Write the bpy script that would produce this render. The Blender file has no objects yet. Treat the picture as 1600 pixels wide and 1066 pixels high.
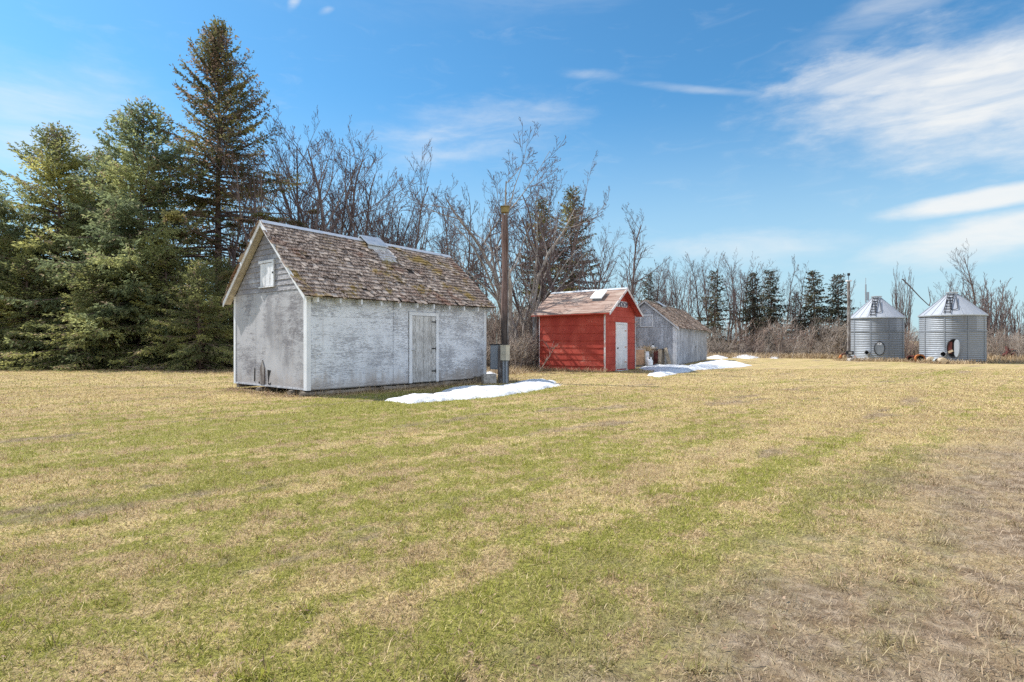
import bpy, math, random
import numpy as np
from mathutils import Vector, Matrix

R = math.radians
C = bpy.context.scene.collection
F = 893.0            # focal length of the photograph in its own pixels
CH = 1.28            # camera height
rnd = random.Random(7)

def G(u, v):                      # a ground point seen at photograph pixel (u, v)
    d = CH * F / (v - 533.0)
    return ((u - 800.0) / F * d, d)
def P(u, d):
    return ((u - 800.0) / F * d, d)
def HZ(v, d):
    return CH + (533.0 - v) / F * d

# ------------------------------------------------------------------ object helpers
def setp(o, label=None, cat=None, group=None, kind=None):
    if label: o['label'] = label
    if cat: o['category'] = cat
    if group: o['group'] = group
    if kind: o['kind'] = kind
    return o

def thing(name, label, cat, loc=(0, 0, 0), rotz=0.0, group=None):
    o = bpy.data.objects.new(name, None)
    o.empty_display_size = 0.2
    C.objects.link(o)
    o.location = loc if len(loc) == 3 else (loc[0], loc[1], 0)
    o.rotation_euler = (0, 0, rotz)
    return setp(o, label, cat, group)

def copy_tree(src, loc, rotz=0.0, scale=(1, 1, 1), label=None, group=None, tilt=(0, 0)):
    r = src.copy(); C.objects.link(r)
    r.location = loc if len(loc) == 3 else (loc[0], loc[1], 0)
    r.rotation_euler = (tilt[0], tilt[1], rotz); r.scale = scale
    if label: r['label'] = label
    if group: r['group'] = group
    for ch in list(src.children):
        c = ch.copy(); C.objects.link(c); c.parent = r
        for g in list(ch.children):
            d = g.copy(); C.objects.link(d); d.parent = c
    return r

def np_obj(name, V, Fc, mat, parent=None, smooth=False):
    """mesh object from arrays; Fc is (m,3) or (m,4)"""
    V = np.asarray(V, dtype=np.float32); Fc = np.asarray(Fc, dtype=np.int32)
    me = bpy.data.meshes.new(name)
    k = Fc.shape[1]; m = Fc.shape[0]
    me.vertices.add(len(V)); me.vertices.foreach_set('co', V.ravel())
    me.loops.add(m * k); me.loops.foreach_set('vertex_index', Fc.ravel())
    me.polygons.add(m)
    me.polygons.foreach_set('loop_start', np.arange(0, m * k, k, dtype=np.int32))
    me.polygons.foreach_set('loop_total', np.full(m, k, dtype=np.int32))
    if smooth: me.polygons.foreach_set('use_smooth', np.ones(m, dtype=bool))
    me.update(calc_edges=True)
    me.materials.append(mat)
    o = bpy.data.objects.new(name, me); C.objects.link(o)
    if parent: o.parent = parent
    return o

class MB:
    def __init__(s): s.v = []; s.f = []
    def add(s, vs, fs):
        b = len(s.v); s.v += [tuple(p) for p in vs]
        s.f += [tuple(i + b for i in f) for f in fs]
    def hexa(s, p):   # p: 8 points, 0-3 bottom loop, 4-7 top loop
        s.add(p, [(3, 2, 1, 0), (4, 5, 6, 7), (0, 1, 5, 4), (1, 2, 6, 5), (2, 3, 7, 6), (3, 0, 4, 7)])
    def box(s, x0, x1, y0, y1, z0, z1):
        s.hexa([(x0, y0, z0), (x1, y0, z0), (x1, y1, z0), (x0, y1, z0), (x0, y0, z1), (x1, y0, z1), (x1, y1, z1), (x0, y1, z1)])
    def plank(s, a, b, w, t, side):   # from a to b, width w along 'side', thickness t along the remaining axis
        a = Vector(a); b = Vector(b); d = (b - a).normalized(); sd = Vector(side)
        sd = (sd - d * sd.dot(d)).normalized(); n = d.cross(sd)
        h = sd * w / 2; k = n * t / 2
        s.hexa([a - h - k, a + h - k, a + h + k, a - h + k, b - h - k, b + h - k, b + h + k, b - h + k])
    def prism(s, poly, fn, a, b):     # polygon (list of 2D), fn(p, q, depth) -> 3D
        n = len(poly)
        vs = [fn(p[0], p[1], a) for p in poly] + [fn(p[0], p[1], b) for p in poly]
        fs = [tuple(range(n))[::-1], tuple(range(n, 2 * n))]
        for i in range(n):
            j = (i + 1) % n; fs.append((i, j, n + j, n + i))
        s.add(vs, fs)
    def tube(s, pts, rad, sides=6, cap=True):
        pts = [Vector(p) for p in pts]; n = len(pts)
        if not hasattr(rad, '__len__'): rad = [rad] * n
        b = len(s.v); ref = None
        for i, p in enumerate(pts):
            d = (pts[min(i + 1, n - 1)] - pts[max(i - 1, 0)])
            d = d.normalized() if d.length > 1e-9 else Vector((0, 0, 1))
            if ref is None:
                ref = d.orthogonal().normalized()
            else:
                ref = ref - d * ref.dot(d)
                ref = ref.normalized() if ref.length > 1e-6 else d.orthogonal().normalized()
            bi = d.cross(ref)
            for k in range(sides):
                a = 2 * math.pi * k / sides
                q = p + (ref * math.cos(a) + bi * math.sin(a)) * rad[i]
                s.v.append((q.x, q.y, q.z))
        for i in range(n - 1):
            for k in range(sides):
                k2 = (k + 1) % sides
                s.f.append((b + i * sides + k, b + i * sides + k2, b + (i + 1) * sides + k2, b + (i + 1) * sides + k))
        if cap:
            s.f.append(tuple(b + k for k in range(sides))[::-1])
            s.f.append(tuple(b + (n - 1) * sides + k for k in range(sides)))
    def lathe(s, prof, segs=24, c=(0, 0, 0), M=None, closed=False):
        b = len(s.v)
        for (r, z) in prof:
            for k in range(segs):
                a = 2 * math.pi * k / segs
                p = Vector((r * math.cos(a), r * math.sin(a), z))
                if M: p = M @ p
                s.v.append((p.x + c[0], p.y + c[1], p.z + c[2]))
        n = len(prof)
        for i in range(n - 1):
            for k in range(segs):
                k2 = (k + 1) % segs
                s.f.append((b + i * segs + k, b + i * segs + k2, b + (i + 1) * segs + k2, b + (i + 1) * segs + k))
        if closed:
            s.f.append(tuple(b + k for k in range(segs))[::-1])
            s.f.append(tuple(b + (n - 1) * segs + k for k in range(segs)))
    def build(s, name, mat, parent=None, smooth=False):
        me = bpy.data.meshes.new(name); me.from_pydata(s.v, [], s.f); me.update()
        if smooth:
            for p in me.polygons: p.use_smooth = True
        me.materials.append(mat)
        o = bpy.data.objects.new(name, me); C.objects.link(o)
        if parent: o.parent = parent
        return o

# ------------------------------------------------------------------ material helpers
class NT:
    def __init__(s, name):
        s.m = bpy.data.materials.new(name); s.m.use_nodes = True
        s.t = s.m.node_tree; s.n = s.t.nodes; s.l = s.t.links
        s.b = s.n['Principled BSDF']
        s.out = [x for x in s.n if x.type == 'OUTPUT_MATERIAL'][0]
    def put(s, inp, val):
        if val is None: return
        if isinstance(val, bpy.types.NodeSocket): s.l.new(val, inp)
        else:
            if hasattr(inp.default_value, '__len__') and not hasattr(val, '__len__'): val = [val] * len(inp.default_value)
            if hasattr(val, '__len__') and len(val) == 3 and len(inp.default_value) == 4: val = (*val, 1)
            inp.default_value = val
    def math(s, op, a, b=0.0, c=None, clamp=False):
        n = s.n.new('ShaderNodeMath'); n.operation = op; n.use_clamp = clamp
        s.put(n.inputs[0], a); s.put(n.inputs[1], b)
        if c is not None: s.put(n.inputs[2], c)
        return n.outputs[0]
    def mix(s, f, a, b, mode='MIX'):
        n = s.n.new('ShaderNodeMix'); n.data_type = 'RGBA'; n.blend_type = mode
        s.put(n.inputs[0], f); s.put(n.inputs[6], a); s.put(n.inputs[7], b)
        return n.outputs[2]
    def noise(s, scale=1.0, detail=4.0, vec=None, rough=0.55, dist=0.0):
        n = s.n.new('ShaderNodeTexNoise'); s.put(n.inputs['Scale'], scale)
        n.inputs['Detail'].default_value = detail; n.inputs['Roughness'].default_value = rough
        n.inputs['Distortion'].default_value = dist
        if vec is not None: s.l.new(vec, n.inputs['Vector'])
        return n.outputs[0]
    def step(s, x, lo, hi, a=0.0, b=1.0, smooth=True):
        n = s.n.new('ShaderNodeMapRange'); n.interpolation_type = 'SMOOTHSTEP' if smooth else 'LINEAR'
        s.put(n.inputs[0], x); s.put(n.inputs[1], lo); s.put(n.inputs[2], hi); s.put(n.inputs[3], a); s.put(n.inputs[4], b)
        return n.outputs[0]
    def obj(s):
        return s.n.new('ShaderNodeTexCoord').outputs['Object']
    def pos(s):
        return s.n.new('ShaderNodeNewGeometry').outputs['Position']
    def island(s):
        return s.n.new('ShaderNodeNewGeometry').outputs['Random Per Island']
    def orand(s):
        return s.n.new('ShaderNodeObjectInfo').outputs['Random']
    def map(s, vec, scale=(1, 1, 1), rot=(0, 0, 0), loc=(0, 0, 0)):
        n = s.n.new('ShaderNodeMapping'); s.l.new(vec, n.inputs[0])
        n.inputs['Scale'].default_value = scale; n.inputs['Rotation'].default_value = rot; n.inputs['Location'].default_value = loc
        return n.outputs[0]
    def xyz(s, vec):
        n = s.n.new('ShaderNodeSeparateXYZ'); s.l.new(vec, n.inputs[0]); return n.outputs
    def bump(s, h, strength=0.4, dist=0.02):
        n = s.n.new('ShaderNodeBump'); n.inputs['Strength'].default_value = strength; n.inputs['Distance'].default_value = dist
        s.l.new(h, n.inputs['Height']); s.l.new(n.outputs[0], s.b.inputs['Normal'])
    def col(s, c): s.put(s.b.inputs['Base Color'], c)
    def rough(s, v): s.put(s.b.inputs['Roughness'], v)
    def spec(s, v): s.b.inputs['Specular IOR Level'].default_value = v
    def metal(s, v): s.put(s.b.inputs['Metallic'], v)

def simple(name, c, rough=0.8, metal=0.0, var=0.25, scale=6.0, spec=0.3, bump=0.2):
    t = NT(name); o = t.obj()
    n = t.noise(scale, 6, o)
    lo = [x * (1 - var) for x in c]; hi = [min(1, x * (1 + var)) for x in c]
    t.col(t.mix(t.step(n, .3, .7), lo, hi)); t.rough(rough); t.metal(metal); t.spec(spec)
    if bump: t.bump(t.noise(scale * 6, 4, o), bump, 0.01)
    return t.m

# ------------------------------------------------------------------ materials
def weathered_paint(name, paint, wood, axis, wear, fine=26.0, big=1.3, patch=0.12, soft=.13, gw=.75, bw=.55, splash=0.0):
    """flaking paint; axis = direction of the wood grain (stretch)"""
    t = NT(name); o = t.obj()
    sc = {'x': (.28, 1, 1.4), 'y': (1, .28, 1.4), 'z': (1, 1, .22)}[axis]
    g = t.noise(fine, 8, t.map(o, sc), .68)
    b = t.noise(big, 5, o, .6)
    m2 = t.noise(5.0, 5, t.map(o, sc), .6)
    s = t.math('ADD', t.math('MULTIPLY', b, bw), t.math('ADD', t.math('MULTIPLY', g, gw), t.math('MULTIPLY', m2, .35)))
    isl = t.island(); s = t.math('ADD', s, t.math('MULTIPLY', t.math('SUBTRACT', isl, .5), .10))
    flake = t.step(s, wear, wear + soft)              # 0 wood, 1 paint
    wv = t.noise(60, 6, t.map(o, sc), .6)
    wood_c = t.mix(t.step(wv, .3, .7), [x * .62 for x in wood], [min(1, x * 1.2) for x in wood])
    tone = t.noise(2.2, 4, o)
    paint_c = t.mix(t.step(tone, .3, .7), [x * .86 for x in paint], paint)
    paint_c = t.mix(t.math('MULTIPLY', isl, .22), paint_c, [x * .62 for x in paint])
    stain = t.step(t.noise(.9, 6, t.map(o, (1, 1, .5)), .62), .52, .72)
    paint_c = t.mix(t.math('MULTIPLY', stain, patch), paint_c, wood_c)
    cc = t.mix(flake, wood_c, paint_c)
    if splash:
        zz_ = t.xyz(o)[2]
        run = t.noise(7, 5, t.map(o, (1, 1, .18)), .6)
        mud = t.step(t.math('SUBTRACT', t.math('MULTIPLY', run, .95), zz_), -.10, .32)
        cc = t.mix(t.math('MULTIPLY', mud, splash), cc, (.30, .24, .19))
        drip = t.math('MULTIPLY', t.step(t.noise(5, 4, t.map(o, (1.6, 1.6, .07)), .6), .60, .74), .30)
        cc = t.mix(drip, cc, (.36, .33, .32))
    t.col(cc); t.rough(t.step(flake, 0, 1, .9, .62)); t.spec(.25)
    t.bump(t.math('ADD', flake, t.math('MULTIPLY', wv, .35)), .55, .004)
    return t.m

M = {}
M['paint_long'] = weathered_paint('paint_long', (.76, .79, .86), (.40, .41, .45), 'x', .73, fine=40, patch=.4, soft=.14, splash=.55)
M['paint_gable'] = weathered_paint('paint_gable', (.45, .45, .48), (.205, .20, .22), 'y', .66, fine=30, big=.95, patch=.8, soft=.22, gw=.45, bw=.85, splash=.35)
M['paint_clap'] = weathered_paint('paint_clap', (.54, .54, .58), (.24, .235, .26), 'y', .76, fine=30, soft=.3, patch=.5)
M['paint_trim'] = weathered_paint('paint_trim', (.76, .78, .83), (.42, .40, .40), 'z', .60)
M['paint_door'] = weathered_paint('paint_door', (.68, .68, .69), (.36, .35, .345), 'z', .71, fine=30, soft=.26, patch=.4)
M['soffit'] = simple('soffit', (.50, .46, .40), .85, var=.2)
M['grey_board'] = weathered_paint('grey_board', (.62, .64, .70), (.34, .345, .375), 'z', .74, fine=24, patch=.4, soft=.25)
M['grey_trim'] = weathered_paint('grey_trim', (.70, .70, .73), (.36, .36, .38), 'z', .66)
M['old_wood'] = weathered_paint('old_wood', (.34, .29, .24), (.16, .13, .10), 'x', .76)
M['old_post'] = weathered_paint('old_post', (.33, .31, .30), (.14, .12, .115), 'z', .80, fine=14)
M['red_frame'] = weathered_paint('red_frame', (.70, .68, .69), (.42, .22, .20), 'z', .70, fine=16)
M['white_door'] = weathered_paint('white_door', (.76, .76, .80), (.52, .50, .50), 'z', .56, patch=.1, splash=.45)

def red_paint(name, axis):
    t = NT(name); o = t.obj()
    sc = {'x': (.3, 1, 1.6), 'y': (1, .3, 1.6)}[axis]
    g = t.noise(24, 8, t.map(o, sc), .66); b = t.noise(1.6, 5, o)
    s = t.math('ADD', t.math('MULTIPLY', g, .7), t.math('MULTIPLY', b, .5))
    c = t.mix(t.step(b, .3, .7), (.33, .040, .027), (.43, .070, .046))
    c = t.mix(t.step(s, .68, .80), c, (.52, .21, .16))
    c = t.mix(t.step(t.noise(70, 3, o), .745, .80), c, (.70, .52, .50))
    t.col(c); t.rough(.72); t.spec(.25)
    t.bump(g, .4, .005)
    return t.m
M['red_long'] = red_paint('red_long', 'y')
M['red_gable'] = red_paint('red_gable', 'x')

def shingle_mat(name, dark, mid, light, moss, moss_amt, rust=(.16, .06, .03)):
    t = NT(name); o = t.obj(); r = t.island()
    grain = t.noise(55, 5, t.map(o, (1, .25, .25)), .65)
    c = t.mix(r, dark, mid)
    c = t.mix(t.step(r, .62, 1.0), c, light)
    c = t.mix(t.step(grain, .42, .7), c, [x * 1.5 for x in light])
    c = t.mix(t.math('MULTIPLY', t.step(t.noise(1.4, 4, o), .52, .72), .55), c, rust)
    mm = t.step(t.math('ADD', t.noise(1.1, 3, t.map(o, loc=(3, 1, 2))), t.math('MULTIPLY', t.noise(14, 4, o), .35)), .78 - moss_amt, .90 - moss_amt)
    c = t.mix(t.math('MULTIPLY', mm, .8), c, moss)
    t.col(c); t.rough(.92); t.spec(.15); t.bump(grain, .5, .006)
    return t.m
M['shingle'] = shingle_mat('shingle', (.055, .034, .026), (.150, .103, .082), (.37, .305, .26), (.24, .16, .035), .06)
M['shingle_brown'] = shingle_mat('shingle_brown', (.055, .030, .020), (.165, .100, .070), (.42, .33, .265), (.20, .15, .05), -.05)
M['shingle_new'] = shingle_mat('shingle_new', (.34, .31, .30), (.48, .45, .44), (.60, .57, .56), (.34, .27, .07), .06, (.4, .36, .33))
M['deck'] = simple('deck', (.035, .028, .024), .95)

def red_roof():
    t = NT('red_roof'); o = t.obj()
    n = t.noise(9, 7, t.map(o, (1, .2, 1)), .7); b = t.noise(2.0, 4, t.map(o, (1, .5, 1)))
    c = t.mix(t.step(n, .35, .68), (.23, .145, .115), (.38, .285, .24))
    c = t.mix(t.step(b, .5, .75), c, (.40, .32, .27))
    c = t.mix(t.step(t.noise(60, 3, o), .62, .75), c, (.16, .10, .09))
    t.col(c); t.rough(.9); t.spec(.2); t.bump(n, .5, .01)
    return t.m
M['red_roof'] = red_roof()

def galvanized(name, base, rough, metal, sheets=True, streak=.5):
    t = NT(name); o = t.obj()
    c = base
    if sheets:
        x = t.xyz(o)
        a = t.math('ARCTAN2', x[1], x[0])
        k = t.math('FLOOR', t.math('MULTIPLY', a, 1.27))
        z = t.math('FLOOR', t.math('MULTIPLY', x[2], 1.07))
        wn = t.n.new('ShaderNodeTexWhiteNoise'); wn.noise_dimensions = '2D'
        cmb = t.n.new('ShaderNodeCombineXYZ'); t.l.new(k, cmb.inputs[0]); t.l.new(z, cmb.inputs[1]); t.l.new(cmb.outputs[0], wn.inputs['Vector'])
        c = t.mix(wn.outputs[0], [q * .80 for q in base], [min(1, q * 1.12) for q in base])
    s = t.noise(3.0, 6, t.map(o, (2.2, 2.2, .18)), .6)
    c = t.mix(t.math('MULTIPLY', t.step(s, .5, .75), streak), c, [base[0] * .62, base[1] * .57, base[2] * .52])
    t.col(c); t.metal(metal); t.rough(t.step(t.noise(7, 5, o), .3, .7, rough - .08, rough + .1)); t.spec(.4)
    return t.m
M['bin_wall'] = galvanized('bin_wall', (.26, .285, .325), .58, .35)
M['bin_roof'] = galvanized('bin_roof', (.33, .35, .39), .62, .3, False, .35)
M['metal'] = galvanized('metal', (.50, .52, .55), .45, .6, False)
M['ridge_metal'] = galvanized('ridge_metal', (.62, .63, .66), .5, .45, False)
M['grey_box'] = galvanized('grey_box', (.27, .295, .33), .6, .1, False)
M['dark_metal'] = simple('dark_metal', (.035, .035, .04), .5, .5)
M['black'] = simple('black', (.012, .011, .011), .9)
M['tan_box'] = simple('tan_box', (.48, .44, .35), .6, var=.12, scale=3)
M['lamp_yellow'] = simple('lamp_yellow', (.24, .18, .07), .7)
M['white_plastic'] = simple('white_plastic', (.75, .76, .78), .5, var=.1, bump=0)
M['concrete'] = simple('concrete', (.36, .34, .32), .95, var=.3, scale=9)
M['bare_wood'] = simple('bare_wood', (.38, .31, .23), .9, var=.35, scale=8)
M['plywood'] = simple('plywood', (.44, .27, .17), .85, var=.2, scale=4)
M['rust'] = simple('rust', (.34, .12, .04), .9, var=.55, scale=7)
M['rust_dark'] = simple('rust_dark', (.10, .030, .025), .9, var=.5, scale=5)
M['log_end'] = simple('log_end', (.58, .45, .30), .9, var=.3, scale=8)
M['pale_blue'] = simple('pale_blue', (.45, .55, .62), .6, var=.15)
M['letter'] = simple('letter', (.11, .10, .14), .7, var=.1, bump=0)
M['sign_white'] = simple('sign_white', (.68, .68, .72), .7, var=.15, scale=10)
M['straw'] = simple('straw', (.42, .31, .18), .95, var=.4, scale=9)

def pole_mat():
    t = NT('pole_wood'); o = t.obj(); x = t.xyz(o)
    g = t.noise(30, 7, t.map(o, (1, 1, .06)), .65)
    c = t.mix(t.step(g, .32, .68), (.075, .048, .042), (.25, .17, .15))
    band = t.step(t.math('ADD', x[2], t.math('MULTIPLY', t.noise(2, 3, o), .9)), 2.3, 3.0)
    dark = t.mix(t.step(g, .35, .7), (.045, .036, .034), (.12, .095, .085))
    c = t.mix(band, dark, c)
    orange = t.math('MULTIPLY', t.step(t.noise(1.1, 3, t.map(o, (1, 1, .5))), .5, .7), band)
    c = t.mix(t.math('MULTIPLY', orange, .5), c, (.26, .11, .05))
    t.col(c); t.rough(.9); t.spec(.2); t.bump(g, .8, .012)
    return t.m
M['pole'] = pole_mat()

def bark(name, a, b, scale=14):
    t = NT(name); o = t.obj()
    n = t.noise(scale, 6, t.map(o, (1, 1, .25)), .65)
    c = t.mix(t.step(n, .3, .7), a, b)
    c = t.mix(t.math('MULTIPLY', t.orand(), .4), c, [(a[i] + b[i]) * .33 for i in range(3)])
    t.col(c); t.rough(.92); t.spec(.15); t.bump(n, .6, .02)
    return t.m
M['bark_spruce'] = bark('bark_spruce', (.075, .050, .042), (.19, .135, .115))
M['bark_bare'] = bark('bark_bare', (.085, .064, .060), (.25, .195, .18))
M['bark_pale'] = bark('bark_pale', (.20, .175, .16), (.48, .43, .40), 9)
M['twig'] = bark('twig', (.080, .058, .060), (.20, .150, .148), 3)
M['twig_pale'] = bark('twig_pale', (.15, .115, .10), (.32, .26, .23), 3)
M['brush'] = bark('brush', (.23, .19, .165), (.47, .40, .34), 2)
M['brush_red'] = bark('brush_red', (.25, .175, .145), (.46, .35, .29), 2)

def needles(name, dark, mid, light, dead, dead_amt):
    t = NT(name); o = t.obj(); r = t.island()
    cl = t.noise(.9, 4, o, .6); cl2 = t.noise(.45, 3, t.map(o, loc=(5, 2, 9)), .6)
    f = t.math('ADD', t.math('MULTIPLY', r, .5), t.math('MULTIPLY', t.step(cl, .3, .7), .6), clamp=True)
    c = t.mix(f, dark, mid)
    c = t.mix(t.math('MULTIPLY', t.step(cl2, .45, .68), .85), c, light)
    c = t.mix(t.step(t.math('ADD', t.noise(1.3, 4, t.map(o, loc=(1, 7, 3))), t.math('MULTIPLY', r, .25)), .80 - dead_amt, .88 - dead_amt), c, dead)
    t.col(c); t.rough(.75); t.spec(.25)
    tr = t.n.new('ShaderNodeBsdfTranslucent'); t.l.new(c, tr.inputs[0])
    ms = t.n.new('ShaderNodeMixShader'); ms.inputs[0].default_value = .56
    t.l.new(t.b.outputs[0], ms.inputs[1]); t.l.new(tr.outputs[0], ms.inputs[2]); t.l.new(ms.outputs[0], t.out.inputs[0])
    return t.m
M['needle'] = needles('needle', (.11, .13, .062), (.26, .275, .108), (.54, .52, .18), (.36, .27, .19), .06)
M['needle_blue'] = needles('needle_blue', (.105, .14, .082), (.25, .29, .145), (.51, .52, .21), (.34, .27, .19), .05)
M['needle_tall'] = needles('needle_tall', (.055, .058, .032), (.145, .14, .060), (.32, .29, .095), (.31, .205, .15), .14)
M['needle_far'] = needles('needle_far', (.036, .042, .030), (.085, .086, .054), (.14, .13, .07), (.18, .135, .11), .12)

# the lawn's own colour: mowing streaks, green and dead patches, a worn muddy corner
def lawn_colour(t, blade=False):
    p = t.pos(); x = t.xyz(p)
    rp_ = t.map(p, (1, 1, 1), (0, 0, R(-46)))
    st = t.noise(1.0, 3, t.map(rp_, (.06, .85, 1)), .5, .25)
    st2 = t.noise(1.0, 3, t.map(rp_, (.045, 2.3, 1), loc=(3, 8, 0)), .5, .15)
    pt = t.noise(.42, 6, p, .62); fn = t.noise(2.6, 6, p, .66)
    dx = t.math('MULTIPLY', t.math('ADD', x[0], 2.2), .100); dy = t.math('MULTIPLY', t.math('ADD', x[1], -5.4), .115)
    blob = t.step(t.math('SQRT', t.math('ADD', t.math('MULTIPLY', dx, dx), t.math('MULTIPLY', dy, dy))), 1.25, .25)
    s = t.math('ADD', t.math('ADD', t.math('ADD', t.math('MULTIPLY', st, .34), t.math('MULTIPLY', st2, .40)), t.math('MULTIPLY', pt, .34)), t.math('ADD', t.math('MULTIPLY', fn, .58), t.math('MULTIPLY', blob, .100)))
    sx = t.math('SUBTRACT', x[0], -1.6); sy = t.math('SUBTRACT', x[1], 13.2)       # the greener strip along the long wall of the white shed
    al = t.math('ADD', t.math('MULTIPLY', sx, .642), t.math('MULTIPLY', sy, .767)); ac = t.math('SUBTRACT', t.math('MULTIPLY', sx, .767), t.math('MULTIPLY', sy, .642))
    green_strip = t.math('MULTIPLY', t.step(t.math('ABSOLUTE', al), 4.2, 2.6), t.step(t.math('ABSOLUTE', ac), 2.0, .6))
    s = t.math('ADD', s, t.math('MULTIPLY', green_strip, .16))
    fb = t.noise(5.5, 4, p, .6)
    s = t.math('ADD', s, t.math('MULTIPLY', t.math('SUBTRACT', fb, .5), .42))
    green = t.step(s, .835, .985)
    bx = t.math('SUBTRACT', x[0], 1.0); by = t.math('SUBTRACT', x[1], 3.1)
    sd = t.math('SUBTRACT', t.math('MULTIPLY', bx, .68), t.math('MULTIPLY', by, .73))
    sd = t.math('ADD', sd, t.math('MULTIPLY', t.math('SUBTRACT', pt, .5), 3.2))
    sd = t.math('ADD', sd, t.math('MULTIPLY', t.math('SUBTRACT', fn, .5), 1.6))
    bare = t.math('MULTIPLY', t.math('MULTIPLY', t.step(sd, -.55, .9), t.step(x[1], 10.5, 6.0)), t.step(t.math('ADD', t.math('MULTIPLY', fn, .6), t.math('MULTIPLY', t.noise(1.1, 5, p, .65), .6)), .45, .66, .45, 1.0))
    bare2 = t.step(t.math('ADD', t.math('MULTIPLY', t.noise(.8, 5, t.map(t.map(p, (1, 1, 1), (0, 0, R(-46))), (.35, 1.3, 1), loc=(4, 9, 0))), .8), t.math('MULTIPLY', fn, .34)), .645, .72)
    bare = t.math('MAXIMUM', bare, t.math('MULTIPLY', bare2, .85))
    return p, x, green, bare, pt, fn

def lawn_mat():
    t = NT('lawn'); p, x, green, bare, pt, fn = lawn_colour(t)
    gr = t.noise(38, 7, p, .72); gr2 = t.noise(9, 5, p, .65)
    ton = t.step(t.noise(.16, 3, p), .35, .65)
    straw = t.mix(ton, (.64, .485, .225), (.72, .555, .275))
    th = t.noise(1.3, 7, p, .68)
    straw = t.mix(t.step(th, .38, .60), (.50, .37, .20), straw)
    straw = t.mix(t.step(gr, .36, .60), [.20, .145, .075], straw)
    grn = t.mix(t.step(gr, .35, .7), (.12, .12, .026), (.37, .35, .088))
    spk = t.math('ADD', t.math('MULTIPLY', t.math('SUBTRACT', gr2, .5), .9), t.math('MULTIPLY', green, .85), clamp=True)
    c = t.mix(spk, straw, grn)
    dirt = t.mix(t.step(gr2, .35, .7), (.17, .115, .078), (.40, .31, .23))
    c = t.mix(t.math('MULTIPLY', bare, .92), c, dirt)
    t.col(c); t.rough(.95); t.spec(.1)
    t.bump(t.math('ADD', t.math('MULTIPLY', gr, .6), gr2), .9, .05)
    return t.m
M['lawn'] = lawn_mat()

def blade_mat():
    t = NT('grass_blade'); p, x, green, bare, pt, fn = lawn_colour(t, True)
    r = t.island()
    r2 = t.math('FRACT', t.math('MULTIPLY', r, 37.31))
    isg = t.step(t.math('SUBTRACT', t.math('ADD', t.math('MULTIPLY', green, .70), .12), r), -.04, .04)
    straw = t.mix(r2, (.36, .255, .115), (.92, .755, .43))
    th = t.noise(1.3, 7, p, .68)
    straw = t.mix(t.math('MULTIPLY', t.step(th, .56, .40), .75), straw, t.mix(r2, (.30, .20, .105), (.72, .54, .34)))
    straw = t.mix(t.step(r2, .82, .86), straw, (.22, .15, .085))
    grn = t.mix(r2, (.17, .178, .026), (.45, .435, .095))
    c = t.mix(isg, straw, grn)
    drt = t.mix(r2, (.16, .10, .065), (.55, .43, .32))
    c = t.mix(t.math('MULTIPLY', bare, .85), c, drt)
    t.col(c); t.rough(.8); t.spec(.2)
    tr = t.n.new('ShaderNodeBsdfTranslucent'); t.l.new(c, tr.inputs[0])
    ms = t.n.new('ShaderNodeMixShader'); ms.inputs[0].default_value = .30
    t.l.new(t.b.outputs[0], ms.inputs[1]); t.l.new(tr.outputs[0], ms.inputs[2]); t.l.new(ms.outputs[0], t.out.inputs[0])
    return t.m
M['blade'] = blade_mat()

def dry_mat(name, a, b):
    t = NT(name); t.col(t.mix(t.island(), a, b)); t.rough(.9); t.spec(.15)
    return t.m
M['dry_grass'] = dry_mat('dry_grass', (.24, .165, .10), (.54, .42, .27))
M['dead_leaf'] = dry_mat('dead_leaf', (.13, .075, .045), (.36, .25, .17))

def snow_mat():
    t = NT('snow'); o = t.obj()
    n = t.noise(14, 6, o, .6)
    c = t.mix(t.step(t.noise(3, 5, o), .52, .72), (.66, .67, .70), (.44, .43, .42))
    c = t.mix(t.math('MULTIPLY', t.step(t.noise(45, 5, o), .62, .72), .7), c, (.30, .24, .19))
    t.col(c); t.rough(.6); t.spec(.3)
    t.b.inputs['Subsurface Weight'].default_value = .15; t.b.inputs['Subsurface Radius'].default_value = (.05, .05, .06)
    t.bump(t.math('ADD', n, t.math('MULTIPLY', t.noise(60, 5, o), .6)), .9, .03)
    return t.m
M['snow'] = snow_mat()

# ------------------------------------------------------------------ ground
g = MB()
S = 2500
g.add([(-S, -60, 0), (S, -60, 0), (S, 2 * S, 0), (-S, 2 * S, 0)], [(0, 1, 2, 3)])
lawn = g.build('lawn', M['lawn'])
setp(lawn, 'wide mown lawn of straw and green grass running to the trees', 'lawn', kind='structure')

WS_O = (-4.72, 13.17); WS_A = math.atan2(.767, .642); WS_L, WS_W = 6.05, 3.64
RS_O = (3.81, 23.3); RS_A = math.atan2(.827, .562); RS_W, RS_L = 3.08, 3.13
GS_O = (8.42, 29.5); GS_A = math.atan2(.889, .459); GS_L, GS_W = 10.3, 3.12

def local_of(o, a, X, Y):
    c, s = math.cos(a), math.sin(a); dx = X - o[0]; dy = Y - o[1]
    return dx * c + dy * s, -dx * s + dy * c
def world_of(o, a, x, y):
    c, s = math.cos(a), math.sin(a)
    return (o[0] + x * c - y * s, o[1] + x * s + y * c)

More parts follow.
